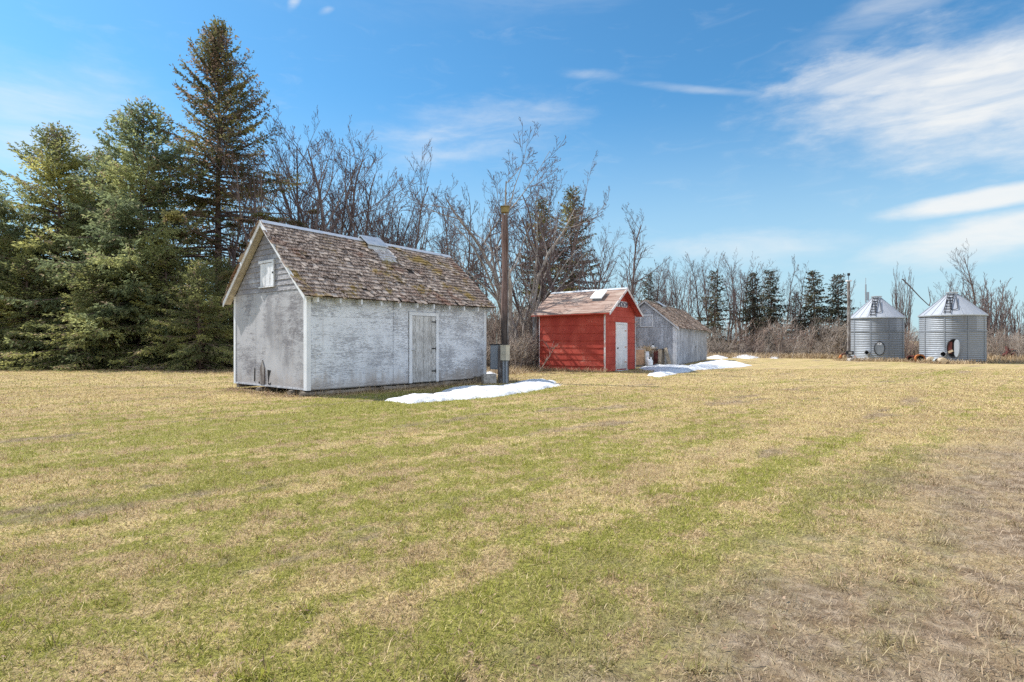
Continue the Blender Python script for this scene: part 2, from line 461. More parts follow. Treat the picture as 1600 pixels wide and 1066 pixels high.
def blades(n, X, Y, len_rng, wid_rng, lean, rng, z=0.0):
    az = rng.uniform(0, 2 * math.pi, n); L = rng.uniform(*len_rng, n); W = rng.uniform(*wid_rng, n)
    le = rng.uniform(*lean, n)                       # lean from the vertical
    dx = np.cos(az) * np.sin(le); dy = np.sin(az) * np.sin(le); dz = np.cos(le)
    az2 = rng.uniform(0, 2 * math.pi, n)
    sx = np.cos(az2) * W / 2; sy = np.sin(az2) * W / 2
    base = np.stack([X, Y, np.full(n, z) if np.isscalar(z) else z], 1)
    dirv = np.stack([dx, dy, dz], 1)
    tip = base + dirv * L[:, None]
    sv = np.stack([sx, sy, np.zeros(n)], 1)
    mid = base + dirv * (L * .55)[:, None] + np.array([0, 0, 1]) * (L * .10)[:, None]
    V = np.stack([base - sv, base + sv, mid + sv * .8, mid - sv * .8, tip - np.array([0, 0, 1]) * (L * .10)[:, None]], 1).reshape(-1, 3)
    i = np.arange(n) * 5
    T = np.concatenate([np.stack([i, i + 1, i + 2], 1), np.stack([i, i + 2, i + 3], 1), np.stack([i + 3, i + 2, i + 4], 1)])
    return V, T

rng = np.random.default_rng(3)
Vs, Ts, off = [], [], 0
def in_shed(X, Y):
    c, s = math.cos(WS_A), math.sin(WS_A)
    x = (X - WS_O[0]) * c + (Y - WS_O[1]) * s; y = -(X - WS_O[0]) * s + (Y - WS_O[1]) * c
    return (x > -.05) & (x < WS_L) & (y > .05) & (y < WS_W)
for (y0, y1, dens, wl, ww) in ((1.5, 3.6, 12000, (.014, .050), (.0020, .0038)), (3.6, 6.2, 7000, (.016, .050), (.0028, .0050)),
                              (6.2, 10, 3200, (.02, .045), (.004, .007)), (10, 16, 1200, (.025, .05), (.007, .012)), (16, 26, 300, (.03, .055), (.012, .02))):
    hw = lambda y: y * .94 + .5
    area_max = (hw(y1) * 2) * (y1 - y0)
    n = int(area_max * dens)
    Y = rng.uniform(y0, y1, n); X = rng.uniform(-hw(y1), hw(y1), n)
    k = (np.abs(X) < hw(Y)) & ~in_shed(X, Y); X = X[k]; Y = Y[k]
    # clumps: keep by a cheap lumpy field so that the turf has gaps
    f = np.sin(X * 9.1 + 1.7 * np.sin(Y * 5.3)) * np.sin(Y * 8.3 + 2.1 * np.sin(X * 4.1)) + .6 * np.sin(X * 23 + Y * 17) * np.sin(Y * 29 - X * 7)
    k = rng.uniform(-1.6, 1.0, len(X)) < f * .6 + .25
    X = X[k]; Y = Y[k]
    sdn = .68 * (X - 1.0) - .73 * (Y - 3.1) + .45 * np.sin(X * 2.1 + Y * 1.3) * np.sin(Y * 2.7 - X)
    k = ~((sdn > .35) & (Y < 8.5) & (rng.uniform(0, 1, len(X)) < .62)); X = X[k]; Y = Y[k]; n = len(X)
    V, T = blades(n, X, Y, wl, ww, (.5, 1.55), rng, .001)
    Vs.append(V); Ts.append(T + off); off += len(V)
nt_ = 900
ty = 1.8 + 13 * rng.uniform(0, 1, nt_) ** 1.3; tx = rng.uniform(-1, 1, nt_) * ty * .95
kk = ~in_shed(tx, ty); tx, ty = tx[kk], ty[kk]
per = rng.integers(12, 40, len(tx)); ii = np.repeat(np.arange(len(tx)), per); n = len(ii); sp_ = rng.uniform(.015, .06, len(tx))[ii]
V, T = blades(n, tx[ii] + rng.normal(0, 1, n) * sp_, ty[ii] + rng.normal(0, 1, n) * sp_, (.03, .085), (.0028, .0055), (.2, 1.3), rng, .001)
Vs.append(V); Ts.append(T + off); off += len(V)
grass = np_obj('grass', np.concatenate(Vs), np.concatenate(Ts), M['blade'])
setp(grass, 'short mown grass blades, straw coloured with green patches', 'grass', kind='stuff')

# ------------------------------------------------------------------ shingled roofs
def shingles(mb, r0, r1, e0, e1, expo, seed, holes=(), mess=1.0, wr=(.07, .17), pick=None, length=.30, thick=.013):
    """lay shingles between ridge line r0-r1 and eave line e0-e1; holes: (s, t, rs, rt) in metres; pick(s,t) -> True keeps"""
    q = random.Random(seed)
    r0, r1, e0, e1 = map(Vector, (r0, r1, e0, e1))
    Ls = (e1 - e0).length; Lt = (e0 - r0).length
    nrm = (e1 - e0).cross(e0 - r0).normalized()
    if nrm.z < 0: nrm = -nrm
    def pt(s, t, h):
        a = r0.lerp(r1, s / Ls); b = e0.lerp(e1, s / Ls)
        return a.lerp(b, t / Lt) + nrm * h
    rows = int(Lt / expo) + 1
    for k in range(rows + 1):
        tb = Lt + .03 - k * expo
        s = -q.random() * .1
        wav = q.uniform(-.010, .010)
        while s < Ls:
            w = q.uniform(*wr); s2 = min(s + w, Ls + .015)
            if tb < .06: break
            sm = (s + s2) / 2
            if any(((sm - h[0]) / h[2]) ** 2 + ((tb - .07 - h[1]) / h[3]) ** 2 < 1 for h in holes) or (pick and not pick(sm, tb)) or q.random() < .016 * mess:
                s = s2; continue
            slip = q.gauss(0, .008) + wav; yaw = q.gauss(0, .012) * mess; lift = abs(q.gauss(0, .006))
            if q.random() < .085 * mess: slip += q.uniform(.02, .10); yaw += q.gauss(0, .14); lift += q.uniform(0, .02)
            bt = tb + slip; tp = max(bt - length, 0.0)
            g_ = .004; hb = .034 + lift; ht = .006
            dy = yaw * (bt - tp)
            a0, a1 = s + g_, s2 - g_
            b0, b1 = a0 + dy, a1 + dy
            mb.hexa([pt(a0, tp, ht - .004), pt(a1, tp, ht - .004), pt(b1, bt, hb - thick), pt(b0, bt, hb - thick),
                     pt(a0, tp, ht), pt(a1, tp, ht), pt(b1, bt, hb), pt(b0, bt, hb)])
            s = s2
    return pt

# ------------------------------------------------------------------ white shed
ws = thing('weathered_shed', 'large peeling white wooden shed with mossy shingled roof and loft hatch', 'shed', (*WS_O, 0), WS_A)
L_, W_ = WS_L, WS_W
z0, zt = .135, 2.46
ap = 4.26; sl = .94; hw = W_ / 2
def wroof(y): return ap - sl * abs(y - hw)
b = MB()
b.prism([(0, z0), (W_, z0), (W_, zt), (hw, wroof(hw) - .10), (0, zt)], lambda p, q, d: (d, p, q), .0, L_)
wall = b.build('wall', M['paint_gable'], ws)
# sheet panels on the long wall and the gable
b = MB()
for (x0, x1, za, zb) in ((.0, 2.455, z0 + .02, 2.44), (2.468, 2.97, z0 + .02, 2.44), (4.06, L_, z0 + .02, 2.44), (2.97, 3.95, 2.075, 2.44), (3.958, 4.06, 2.075, 2.44)):
    lv_ = [za] + [q for q in (.55, .985, 1.43, 1.86) if za < q < zb] + [zb]
    for qa, qb in zip(lv_[:-1], lv_[1:]):
        j = rnd.uniform(0, .004); b.box(x0, x1, -.014 - j, -.001, qa + .0015, qb - .0015)
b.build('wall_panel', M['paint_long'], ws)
b = MB()
for (y0, y1, za, zb) in ((.0, 2.43, z0 + .02, 2.50), (2.442, W_, z0 + .02, 2.50)):
    b.box(-.014, -.001, y0, y1, za, zb)
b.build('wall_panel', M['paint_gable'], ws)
# lapped boards of the upper gable
b = MB(); z = 2.505
while z < 4.05:
    zz = min(z + .135, 4.12)
    def half(zv): return max(.01, (wroof(hw) - .13 - zv) / sl)
    h0, h1 = half(z), half(zz)
    q0 = rnd.uniform(-.004, .004)
    b.hexa([(-.030 + q0, hw - h0, z), (-.030 + q0, hw + h0, z), (-.001, hw + h0, z), (-.001, hw - h0, z),
            (-.012, hw - h1, zz), (-.012, hw + h1, zz), (-.001, hw + h1, zz), (-.001, hw - h1, zz)])
    z = zz
b.build('gable_cladding', M['paint_clap'], ws)
# trim
for (x0, x1, y0, y1) in ((-.034, -.0145, -.014, .10), (-.034, .075, -.034, -.0145), (L_ - .09, L_ + .02, -.034, -.0145), (-.034, -.0145, W_ - .09, W_ + .01)):
    b = MB(); b.box(x0, x1, y0, y1, z0 + .0, 2.47); b.build('corner_board', M['paint_trim'], ws)
b = MB(); b.box(-.030, -.0145, .10, W_ - .09, z0 + .005, z0 + .045); b.build('base_board', M['grey_board'], ws)
# roof: deck, shingles, ridge, rakes
ox, oy = .20, .25
rid0, rid1 = Vector((-ox, hw, ap)), Vector((L_ + ox, hw, ap - .15))
eav0, eav1 = Vector((-ox, -oy, wroof(-oy))), Vector((L_ + ox, -oy, wroof(-oy)))
eav0b, eav1b = Vector((-ox, W_ + oy, wroof(-oy))), Vector((L_ + ox, W_ + oy, wroof(-oy)))
holes = ((3.98, 1.42, .15, .12), (5.02, 1.62, .15, .08), (4.25, 1.62, .10, .06), (4.45, .85, .10, .05), (2.1, 2.0, .08, .05))
patch = lambda s, t: 3.12 + .02 * t < s < 3.72 + .02 * t and .36 < t < 1.12
b = MB(); shingles(b, rid0, rid1, eav0, eav1, .145, 11, holes, mess=1.35, pick=lambda s, t: not patch(s, t))
shingles(b, rid0, rid1, eav0b, eav1b, .125, 12)
roof = b.build('roof', M['shingle'], ws)
b = MB(); shingles(b, rid0, rid1, eav0, eav1, .125, 14, pick=patch, mess=.3)
b.build('roof_patch', M['shingle_new'], roof)
b = MB()
for e0, e1 in ((eav0, eav1), (eav0b, eav1b)):
    n = (e1 - e0).cross(e0 - rid0).normalized(); n = n if n.z > 0 else -n
    up, dn = n * -.002, n * -.024
    for i in range(14):
        f0, f1 = i / 14, (i + 1) / 14
        a0, a1, c0, c1 = rid0.lerp(rid1, f0), rid0.lerp(rid1, f1), e0.lerp(e1, f0), e0.lerp(e1, f1)
        b.hexa([a0 + dn, a1 + dn, c1 + dn, c0 + dn, a0 + up, a1 + up, c1 + up, c0 + up])
b.build('roof_deck', M['deck'], roof)
for sgn, e0, e1 in ((-1, eav0, eav1), (1, eav0b, eav1b)):
    n = (e1 - e0).cross(e0 - rid0).normalized(); n = n if n.z > 0 else -n
    d = (e0 - rid0).normalized()
    a0, a1 = rid0 + n * .034, rid1 + n * .034
    b = MB(); b.hexa([a0, a1, a1 + d * .13, a0 + d * .13, a0 + n * .012, a1 + n * .012, a1 + d * .13 + n * .012, a0 + d * .13 + n * .012])
    b.build('ridge_cap', M['ridge_metal'], roof)
# sheet-metal hood near the middle of the ridge
b = MB()
for sgn in (-1, 1):
    y1 = hw + sgn * .40
    for (xa, xb) in ((2.72, 3.42),):
        zc = ap + .12 - .15 * 3 / L_
        ze = wroof(y1) + .20 - .15 * 3 / L_
        b.hexa([(xa, hw, zc), (xb, hw, zc), (xb, y1, ze), (xa, y1, ze), (xa, hw, zc + .03), (xb, hw, zc + .03), (xb, y1, ze + .03), (xa, y1, ze + .03)])
        b.box(xa + .04, xb - .04, min(y1 - sgn * .05, y1 - sgn * .08), max(y1 - sgn * .05, y1 - sgn * .08), wroof(y1) - .05, ze - .004)
b.build('vent_hood', M['metal'], roof)
# rake boards and soffit
for yE in (-oy, W_ + oy):
    b = MB()
    A = Vector((-ox - .022, hw, ap + .02)); B_ = Vector((-ox - .022, yE, wroof(yE) + .02))
    dn = Vector((0, 0, -.135))
    b.hexa([A + dn, B_ + dn, B_ + dn + Vector((.02, 0, 0)), A + dn + Vector((.02, 0, 0)), A, B_, B_ + Vector((.02, 0, 0)), A + Vector((.02, 0, 0))])
    b.build('rake_board', M['paint_trim'], ws)
    b = MB(); yW = 0 if yE < 0 else W_
    n0 = Vector((0, 0, -.026)); n1 = Vector((0, 0, -.045))
    A = Vector((-ox + .002, hw, ap)); B_ = Vector((-ox + .002, yE, wroof(yE))); A2 = Vector((-.001, hw, ap)); B2 = Vector((-.001, yE, wroof(yE)))
    b.hexa([A + n1, B_ + n1, B2 + n1, A2 + n1, A + n0, B_ + n0, B2 + n0, A2 + n0])
    b.build('soffit', M['soffit'], ws)
for xx in [.12 + i * .595 for i in range(11)]:
    for yE, s in ((0, -1), (W_, 1)):
        b = MB(); yo = yE + s * .0 if False else yE + s * .235
        if s < 0: b.box(xx, xx + .045, yo, -.0145, wroof(yo) - .15, wroof(yo) - .03)
        else: b.box(xx, xx + .045, W_ + .002, yo, wroof(yo) - .135, wroof(yo) - .035)
        b.build('rafter_tail', M['paint_trim'], ws)
# door on the long side
dr = MB(); xs = 3.085; k = 0
for w in (.14, .15, .13, .16, .14, .145):
    dr.box(xs, xs + w - .006, -.030 - .004 * (k % 2), -.016, z0 + .02, 1.965); xs += w; k += 1
door = dr.build('door', M['paint_door'], ws)
for (x0, x1, za, zb) in ((2.985, 3.08, z0 + .0, 2.07), (3.955, 4.05, z0 + .0, 2.07), (3.08, 3.955, 1.975, 2.07)):
    b = MB(); b.box(x0, x1, -.052, -.015, za, zb); b.build('door_frame', M['paint_trim'], ws)
for zz in (.42, 1.05, 1.80):
    b = MB(); b.box(3.80, 3.945, -.042, -.0345, zz, zz + .035); b.tube([(3.95, -.045, zz - .03), (3.95, -.045, zz + .065)], .009); b.build('hinge', M['dark_metal'], door)
b = MB(); b.box(3.09, 3.16, -.045, -.0305, 1.02, 1.05); b.tube([(3.05, -.062, 1.035), (3.17, -.062, 1.035)], .009); b.build('handle', M['metal'], door)
# loft hatch
b = MB(); ys = 1.50; k = 0
for w in (.125, .13, .12, .135, .12):
    b.box(-.052 - .004 * (k % 2), -.031, ys, ys + w - .006, 2.66, 3.22); ys += w; k += 1
hatch = b.build('loft_hatch', M['paint_trim'], ws)
for bx_ in ((1.435, 1.495, 2.66, 3.30), (1.50, 2.20, 3.235, 3.30), (1.435, 2.2, 2.62, 2.652)):
    b = MB(); b.box(-.066, -.031, bx_[0], bx_[1], bx_[2], bx_[3]); b.build('hatch_frame', M['paint_trim'], hatch)
b = MB(); b.box(-.075, -.0665, 1.44, 1.50, 2.95, 2.99); b.build('hinge', M['dark_metal'], hatch)
# pointed cover board and the broken slots at the foot of the gable
b = MB(); b.prism([(1.955, .19), (2.175, .19), (2.175, .60), (2.10, .72), (2.06, .80), (2.03, .72), (1.955, .62)], lambda p, q, d: (d, p, q), -.04, -.0145)
b.build('cover_board', M['old_post'], ws)
for poly in ([(2.48, .24), (2.535, .24), (2.53, .31), (2.515, .58), (2.47, .58), (2.475, .30)], [(1.66, .55), (1.83, .56), (1.81, .40), (1.80, .24), (1.775, .26), (1.74, .38)],
             [(1.70, .18), (1.80, .20), (1.78, .24), (1.72, .215), (1.665, .25), (1.66, .21)], [(1.99, .155), (2.29, .20), (2.28, .245), (2.1, .25), (2.1, .185), (1.99, .17)]):
    b = MB(); b.prism(poly, lambda p, q, d: (d, p, q), -.019, -.0145); b.build('broken_slot', M['black'], ws)
# floor skids and rotted sills
b = MB(); b.box(.02, L_ - .02, .22, .36, .035, z0 - .002); b.box(.02, L_ - .02, W_ - .16, W_ - .03, .035, z0 - .002); b.build('sill', M['old_wood'], ws)
for (xa, xb, yy, r) in ((-.15, 2.3, .05, .050), (2.1, 3.7, -.03, .058), (3.4, 6.0, .02, .066)):
    b = MB(); pts = [(xa + (xb - xa) * i / 8, yy + rnd.uniform(-.02, .02), .045 + rnd.uniform(-.012, .012)) for i in range(9)]
    b.tube(pts, [r * rnd.uniform(.8, 1.15) for _ in pts], 7); b.build('skid', M['old_wood'], ws)
for (yy, rr) in ((.10, .068), (.62, .075), (2.2, .06)):
    b = MB(); b.tube([(-.10, yy, .045), (.05, yy + .02, .05), (.9, yy, .045)], [rr, rr * 1.05, rr], 9); b.build('skid', M['old_wood'], ws)

# ------------------------------------------------------------------ red shed
rs = thing('red_shed', 'small red painted shed with faded red roof and white door', 'shed', (*RS_O, 0), RS_A)
W2, L2 = RS_W, RS_L; h2 = W2 / 2; rz, rsl = 3.54, .62
def rroof(x): return rz - rsl * abs(x - h2)
b = MB(); b.prism([(0, .02), (W2, .02), (W2, rroof(0) - .07), (h2, rz - .07), (0, rroof(0) - .07)], lambda p, q, d: (p, d, q), 0.0, L2)
b.build('wall', M['red_gable'], rs)
# lapped siding, long side
b = MB(); zz = .04
for hgt in (.20, .25, .26, .25, .29, .31, .33, .50):
    z2 = min(zz + hgt, 2.40); j = rnd.uniform(-.006, .008)
    cut = [0, rnd.uniform(1.0, 2.2), L2 - .0]
    for i in range(2):
        ya, yb = cut[i] + .002, cut[i + 1] - .002; e = rnd.uniform(0, .006); tl = rnd.uniform(-.008, .008)
        b.hexa([(-.034 - j - e, ya, zz + tl), (-.034 - j, yb, zz - tl), (-.001, yb, zz - tl), (-.001, ya, zz + tl), (-.009, ya, z2), (-.009, yb, z2), (-.001, yb, z2), (-.001, ya, z2)])
    zz = z2
b.build('siding', M['red_long'], rs)
# flush boards on the gable, around the door
b = MB(); zz = .03
while zz < 3.36:
    z2 = min(zz + .285, 3.40)
    def clip(zv): return 0.0 if zv < rroof(0) - .08 else (zv - (rroof(0) - .08)) / rsl
    c0, c1 = clip(zz), clip(z2)
    segs = [(0, .95), (2.15, W2)] if z2 <= 2.10 else [(0, W2)]
    if zz < 2.08 < z2: segs = [(0, W2)]; zz = max(zz, 2.085)
    for (xa, xb) in segs:
        lo0 = max(xa, c0); hi0 = min(xb, W2 - c0); lo1 = max(xa, c1); hi1 = min(xb, W2 - c1)
        if hi0 - lo0 < .02: continue
        if hi1 <= lo1: lo1 = hi1 = h2
        q0 = rnd.uniform(0, .004)
        b.hexa([(lo0, -.020 - q0, zz), (hi0, -.020 - q0, zz), (hi0, -.001, zz), (lo0, -.001, zz), (lo1, -.012, z2 - .006), (hi1, -.012, z2 - .006), (hi1, -.001, z2 - .006), (lo1, -.001, z2 - .006)])
    zz = z2
b.build('gable_siding', M['red_gable'], rs)
for (x0, x1, y0, y1, mm) in ((-.055, -.0435, -.03, .045, 'red_frame'), (-.055, .035, -.045, -.0305, 'red_gable'), (W2 - .03, W2 + .012, -.045, -.0305, 'red_frame'), (-.055, -.0435, L2 - .02, L2 + .01, 'red_frame')):
    b = MB(); b.box(x0, x1, y0, y1, .05, 2.42); b.build('corner_board', M[mm], rs)
ohx, ohy = .25, .30
rA, rB = Vector((h2, -ohy, rz)), Vector((h2, L2 + ohy, rz - .04))
roofs = MB(); sof = MB()
for xE in (-ohx, W2 + ohx):
    E0, E1 = Vector((xE, -ohy, rroof(xE))), Vector((xE, L2 + ohy, rroof(xE) - .03))
    rows = 6
    for k in range(rows):
        t0, t1 = k / rows, (k + 1) / rows
        a0, a1 = rA.lerp(E0, t0), rB.lerp(E1, t0); c0, c1 = rA.lerp(E0, min(1, t1 + .02)), rB.lerp(E1, min(1, t1 + .02))
        up0, up1 = Vector((0, 0, .002)), Vector((0, 0, .014)); dn = Vector((0, 0, -.012))
        roofs.hexa([a0 + dn, a1 + dn, c1 + dn, c0 + dn, a0 + up0, a1 + up0, c1 + up1, c0 + up1])
    n0, n1 = Vector((0, 0, -.0125)), Vector((0, 0, -.05))
    sof.hexa([rA + n1, rB + n1, E1 + n1, E0 + n1, rA + n0, rB + n0, E1 + n0, E0 + n0])
rroof_o = roofs.build('roof', M['red_roof'], rs)
sof.build('soffit', M['red_gable'], rs)
b = MB()
for sx in (-1, 1):
    e = Vector((sx * .11, 0, -.11 * rsl)); u0 = Vector((0, 0, .018)); u1 = Vector((0, 0, .032))
    b.hexa([rA + u0, rB + u0, rB + e + u0, rA + e + u0, rA + u1, rB + u1, rB + e + u1, rA + e + u1])
b.build('ridge_cap', M['ridge_metal'], rroof_o)
for xE in (-ohx, W2 + ohx):
    b = MB(); A = Vector((h2, -ohy - .024, rz + .015)); B_ = Vector((xE, -ohy - .024, rroof(xE) + .015)); dn = Vector((0, 0, -.115)); th = Vector((0, .022, 0))
    b.hexa([A + dn, B_ + dn, B_ + dn + th, A + dn + th, A, B_, B_ + th, A + th]); b.build('rake_board', M['red_frame'], rs)
# low white roof vent
b = MB(); cx, cy = .86, .72
for (hwid, za, zb) in ((.20, -.02, .12), (.27, .12, .17)):
    pts = [(cx - hwid, cy - hwid), (cx + hwid, cy - hwid), (cx + hwid, cy + hwid), (cx - hwid, cy + hwid)]
    bb = MB(); bb.hexa([(x, y, rroof(x) + za) for x, y in pts] + [(x, y, rroof(x) + zb) for x, y in pts])
    if hwid < .25: vo = bb.build('roof_vent', M['grey_box'], rroof_o)
    else: bb.build('vent_lid', M['white_plastic'], vo if False else rroof_o)
# door
b = MB(); b.box(1.03, 2.07, -.030, -.002, .09, 1.98); rdoor = b.build('door', M['white_door'], rs)
for (x0, x1, za, zb) in ((.95, 1.025, .04, 2.075), (2.075, 2.15, .04, 2.075), (1.025, 2.075, 1.985, 2.075)):
    b = MB(); b.box(x0, x1, -.048, -.001, za, zb); b.build('door_frame', M['white_door'], rs)
b = MB(); b.box(.95, 2.15, -.09, -.001, .0, .038); b.build('doorstep', M['grey_board'], rs)
b = MB(); b.lathe([(.0, 0), (.032, .0), (.036, .02), (.022, .035), (.012, .05), (.012, .07)][::-1], 10, (1.12, -.075, .98), Matrix.Rotation(R(-90), 3, 'X')); b.build('handle', M['dark_metal'], rdoor)
for zz in (.35, 1.0, 1.7):
    b = MB(); b.box(1.90, 2.075, -.040, -.0305, zz, zz + .04); b.build('hinge', M['rust'], rdoor)
for (za, zb) in ((.22, .92), (1.08, 1.86)):
    b = MB(); b.box(1.15, 1.95, -.036, -.0305, za, za + .03); b.box(1.15, 1.95, -.036, -.0305, zb - .03, zb); b.box(1.15, 1.18, -.036, -.0305, za + .03, zb - .03); b.box(1.92, 1.95, -.036, -.0305, za + .03, zb - .03); b.build('panel_moulding', M['white_door'], rdoor)
# name board in the gable
sg = thing('name_sign', 'narrow white board with dark capital letters above the red shed door', 'sign', (*world_of(RS_O, RS_A, 1.50, -.026), 2.74), RS_A)
b = MB(); b.box(-.60, .60, -.022, 0, 0, .24); b.build('board', M['sign_white'], sg)
cu = bpy.data.curves.new('lettering', 'FONT'); cu.body = 'WINDSON'; cu.align_x = 'CENTER'; cu.size = .285; cu.extrude = .004; cu.offset = .010
to = bpy.data.objects.new('lettering_curve', cu); C.objects.link(to)
bpy.context.view_layer.update()
me = bpy.data.meshes.new_from_object(to.evaluated_get(bpy.context.evaluated_depsgraph_get()))
bpy.data.objects.remove(to)
me.materials.clear(); me.materials.append(M['letter'])
lo = bpy.data.objects.new('lettering', me); C.objects.link(lo); lo.parent = sg
lo.location = (0, -.0275, .02); lo.rotation_euler = (R(90), 0, 0)

# ------------------------------------------------------------------ grey shed
gs = thing('grey_shed', 'grey board shed with brown shingles, farther back behind the red one', 'shed', (*GS_O, 0), GS_A)
L3, W3 = GS_L, GS_W; h3 = W3 / 2; gz, gsl = 3.44, .83
def groof(y): return gz - gsl * abs(y - h3)
b = MB(); b.prism([(0, .02), (W3, .02), (W3, groof(0) - .10), (h3, gz - .10), (0, groof(0) - .10)], lambda p, q, d: (d, p, q), 0.0, L3)
b.build('wall', M['grey_board'], gs)
b = MB(); x = 0.10; split = False
while x < L3 - .12:
    w = rnd.uniform(.17, .27); x2 = min(x + w, L3 - .11)
    if not (4.55 < x2 and x < 6.05): b.box(x, x2 - .026, -.012 - rnd.uniform(.004, .030), -.001, .03 + rnd.uniform(0, .05), 2.02)
    elif x < 4.55:
        b.box(x, 4.54, -.022, -.001, .04, 2.02); x2 = 6.06
        b.build('wall_board', M['grey_board'], gs); b = MB()
    x = x2
b.build('wall_board', M['grey_board'], gs)
b = MB(); y = 0.1
while y < W3 - .1:
    w = rnd.uniform(.2, .3); y2 = min(y + w, W3 - .09)
    b.box(-.012 - rnd.uniform(0, .006), -.001, y, y2 - .006, .03, 1.98); y = y2
b.build('wall_board', M['grey_board'], gs)
b = MB(); zz = 1.985
while zz < 3.2:
    z2 = min(zz + .15, 3.26)
    def half3(zv): return max(.01, (gz - .13 - zv) / gsl)
    a0, a1 = half3(zz), half3(z2)
    b.hexa([(-.026, h3 - a0, zz), (-.026, h3 + a0, zz), (-.001, h3 + a0, zz), (-.001, h3 - a0, zz), (-.012, h3 - a1, z2), (-.012, h3 + a1, z2), (-.001, h3 + a1, z2), (-.001, h3 - a1, z2)]); zz = z2
b.build('gable_cladding', M['grey_board'], gs)
for (x0, x1, y0, y1) in ((-.05, -.035, -.03, .12), (-.05, .10, -.05, -.0355), (L3 - .10, L3 + .02, -.05, -.0355)):
    b = MB(); b.box(x0, x1, y0, y1, .03, 2.03); b.build('corner_board', M['grey_trim'], gs)
b = MB(); x = 4.60
for i in range(6): b.box(x, x + .235, -.020 - .006 * (i % 2), -.002, .06, 1.84); x += .242
gd = b.build('door', M['grey_board'], gs)
b = MB(); b.box(4.55, 6.06, -.045, -.002, 1.85, 1.93); b.build('door_frame', M['grey_trim'], gs)
b = MB(); b.box(5.85, 6.0, -.05, -.0265, .9, .95); b.build('handle', M['dark_metal'], gd)
b = MB(); b.box(-.040, -.0275, 1.20, 1.75, 2.08, 2.60); bw = b.build('boarded_window', M['grey_board'], gs)
for (ya, yb, za, zb) in ((1.12, 1.195, 2.02, 2.68), (1.755, 1.83, 2.02, 2.68), (1.195, 1.755, 2.605, 2.68), (1.195, 1.755, 2.02, 2.075)):
    b = MB(); b.box(-.058, -.0275, ya, yb, za, zb); b.build('frame', M['grey_trim'], bw)
gx, gy = .14, .22
g0, g1 = Vector((-gx, h3, gz)), Vector((L3 + gx, h3, gz - .05))
ge0, ge1 = Vector((-gx, -gy, groof(-gy))), Vector((L3 + gx, -gy, groof(-gy)))
ge0b, ge1b = Vector((-gx, W3 + gy, groof(-gy))), Vector((L3 + gx, W3 + gy, groof(-gy)))
b = MB(); shingles(b, g0, g1, ge0, ge1, .15, 21, mess=3.5, wr=(.12, .30), length=.40, thick=.020); shingles(b, g0, g1, ge0b, ge1b, .15, 22, wr=(.1, .26))
groof_o = b.build('roof', M['shingle_brown'], gs)
b = MB()
for e0, e1 in ((ge0, ge1), (ge0b, ge1b)):
    n = (e1 - e0).cross(e0 - g0).normalized(); n = n if n.z > 0 else -n
    b.hexa([g0 - n * .022, g1 - n * .022, e1 - n * .022, e0 - n * .022, g0, g1, e1, e0])
b.build('roof_deck', M['deck'], groof_o)
for e0, e1 in ((ge0, ge1), (ge0b, ge1b)):
    d = (e0 - g0).normalized(); n = (e1 - e0).cross(e0 - g0).normalized(); n = n if n.z > 0 else -n
    a0, a1 = g0 + n * .034, g1 + n * .034
    b = MB(); b.hexa([a0, a1, a1 + d * .12, a0 + d * .12, a0 + n * .012, a1 + n * .012, a1 + d * .12 + n * .012, a0 + d * .12 + n * .012]); b.build('ridge_cap', M['old_wood'], groof_o)
b = MB()
for sgn in (-1, 1):
    y1 = h3 + sgn * .42
    b.hexa([(2.5, h3, gz + .06), (3.3, h3, gz + .06), (3.3, y1, groof(y1) + .14), (2.5, y1, groof(y1) + .14), (2.5, h3, gz + .10), (3.3, h3, gz + .10), (3.3, y1, groof(y1) + .17), (2.5, y1, groof(y1) + .17)])
    b.box(2.54, 3.26, min(y1 - sgn * .05, y1 - sgn * .09), max(y1 - sgn * .05, y1 - sgn * .09), groof(y1) - .06, groof(y1) + .138)
b.build('vent_hood', M['metal'], groof_o)
for yE in (-gy, W3 + gy):
    b = MB(); A = Vector((-gx - .022, h3, gz + .02)); B_ = Vector((-gx - .022, yE, groof(yE) + .02)); dn = Vector((0, 0, -.13)); th = Vector((.02, 0, 0))
    b.hexa([A + dn, B_ + dn, B_ + dn + th, A + dn + th, A, B_, B_ + th, A + th]); b.build('rake_board', M['grey_trim'], gs)
for i in range(17):
    xx = .1 + i * .62; b = MB(); b.box(xx, xx + .045, -.17, -.051, groof(-.17) - .13, groof(-.17) - .03); b.build('rafter_tail', M['grey_trim'], gs)

# ------------------------------------------------------------------ yard pole with meter boxes
px, py = P(789, 17.6)
up = thing('utility_pole', 'tall weathered wooden pole with yellow top box and meter boxes by the white shed', 'utility pole', (px, py, 0), 0)
b = MB(); pts = [(.012 * math.sin(i), .01 * math.cos(i * 1.3), i * 5.15 / 12) for i in range(13)]
b.tube(pts, [.122 - .030 * i / 12 for i in range(13)], 14); b.build('pole', M['pole'], up)
b = MB(); b.box(-.12, .12, -.10, .12, 5.235, 5.40); hd = b.build('top_box', M['lamp_yellow'], up)
b = MB(); b.hexa([(-.14, -.12, 5.401), (.14, -.12, 5.401), (.14, .13, 5.401), (-.14, .13, 5.401), (-.14, -.12, 5.425), (.14, -.12, 5.425), (.14, .13, 5.44), (-.14, .13, 5.44)]); b.build('lid', M['lamp_yellow'], hd)
b = MB(); b.tube([(.09, -.11, .0), (.095, -.12, 2), (.10, -.10, 4.6), (.06, -.06, 5.234)], .017, 8); b.build('conduit', M['old_post'], up)
b = MB(); b.tube([(-.12, -.06, 4.75), (-.19, -.08, 4.82), (-.19, -.08, 4.97), (-.12, -.06, 4.95)], .012, 6); b.build('hook', M['dark_metal'], up)
a = R(-40); ca, sa = math.cos(a), math.sin(a)
def rot(x, y): return (x * ca - y * sa, x * sa + y * ca)
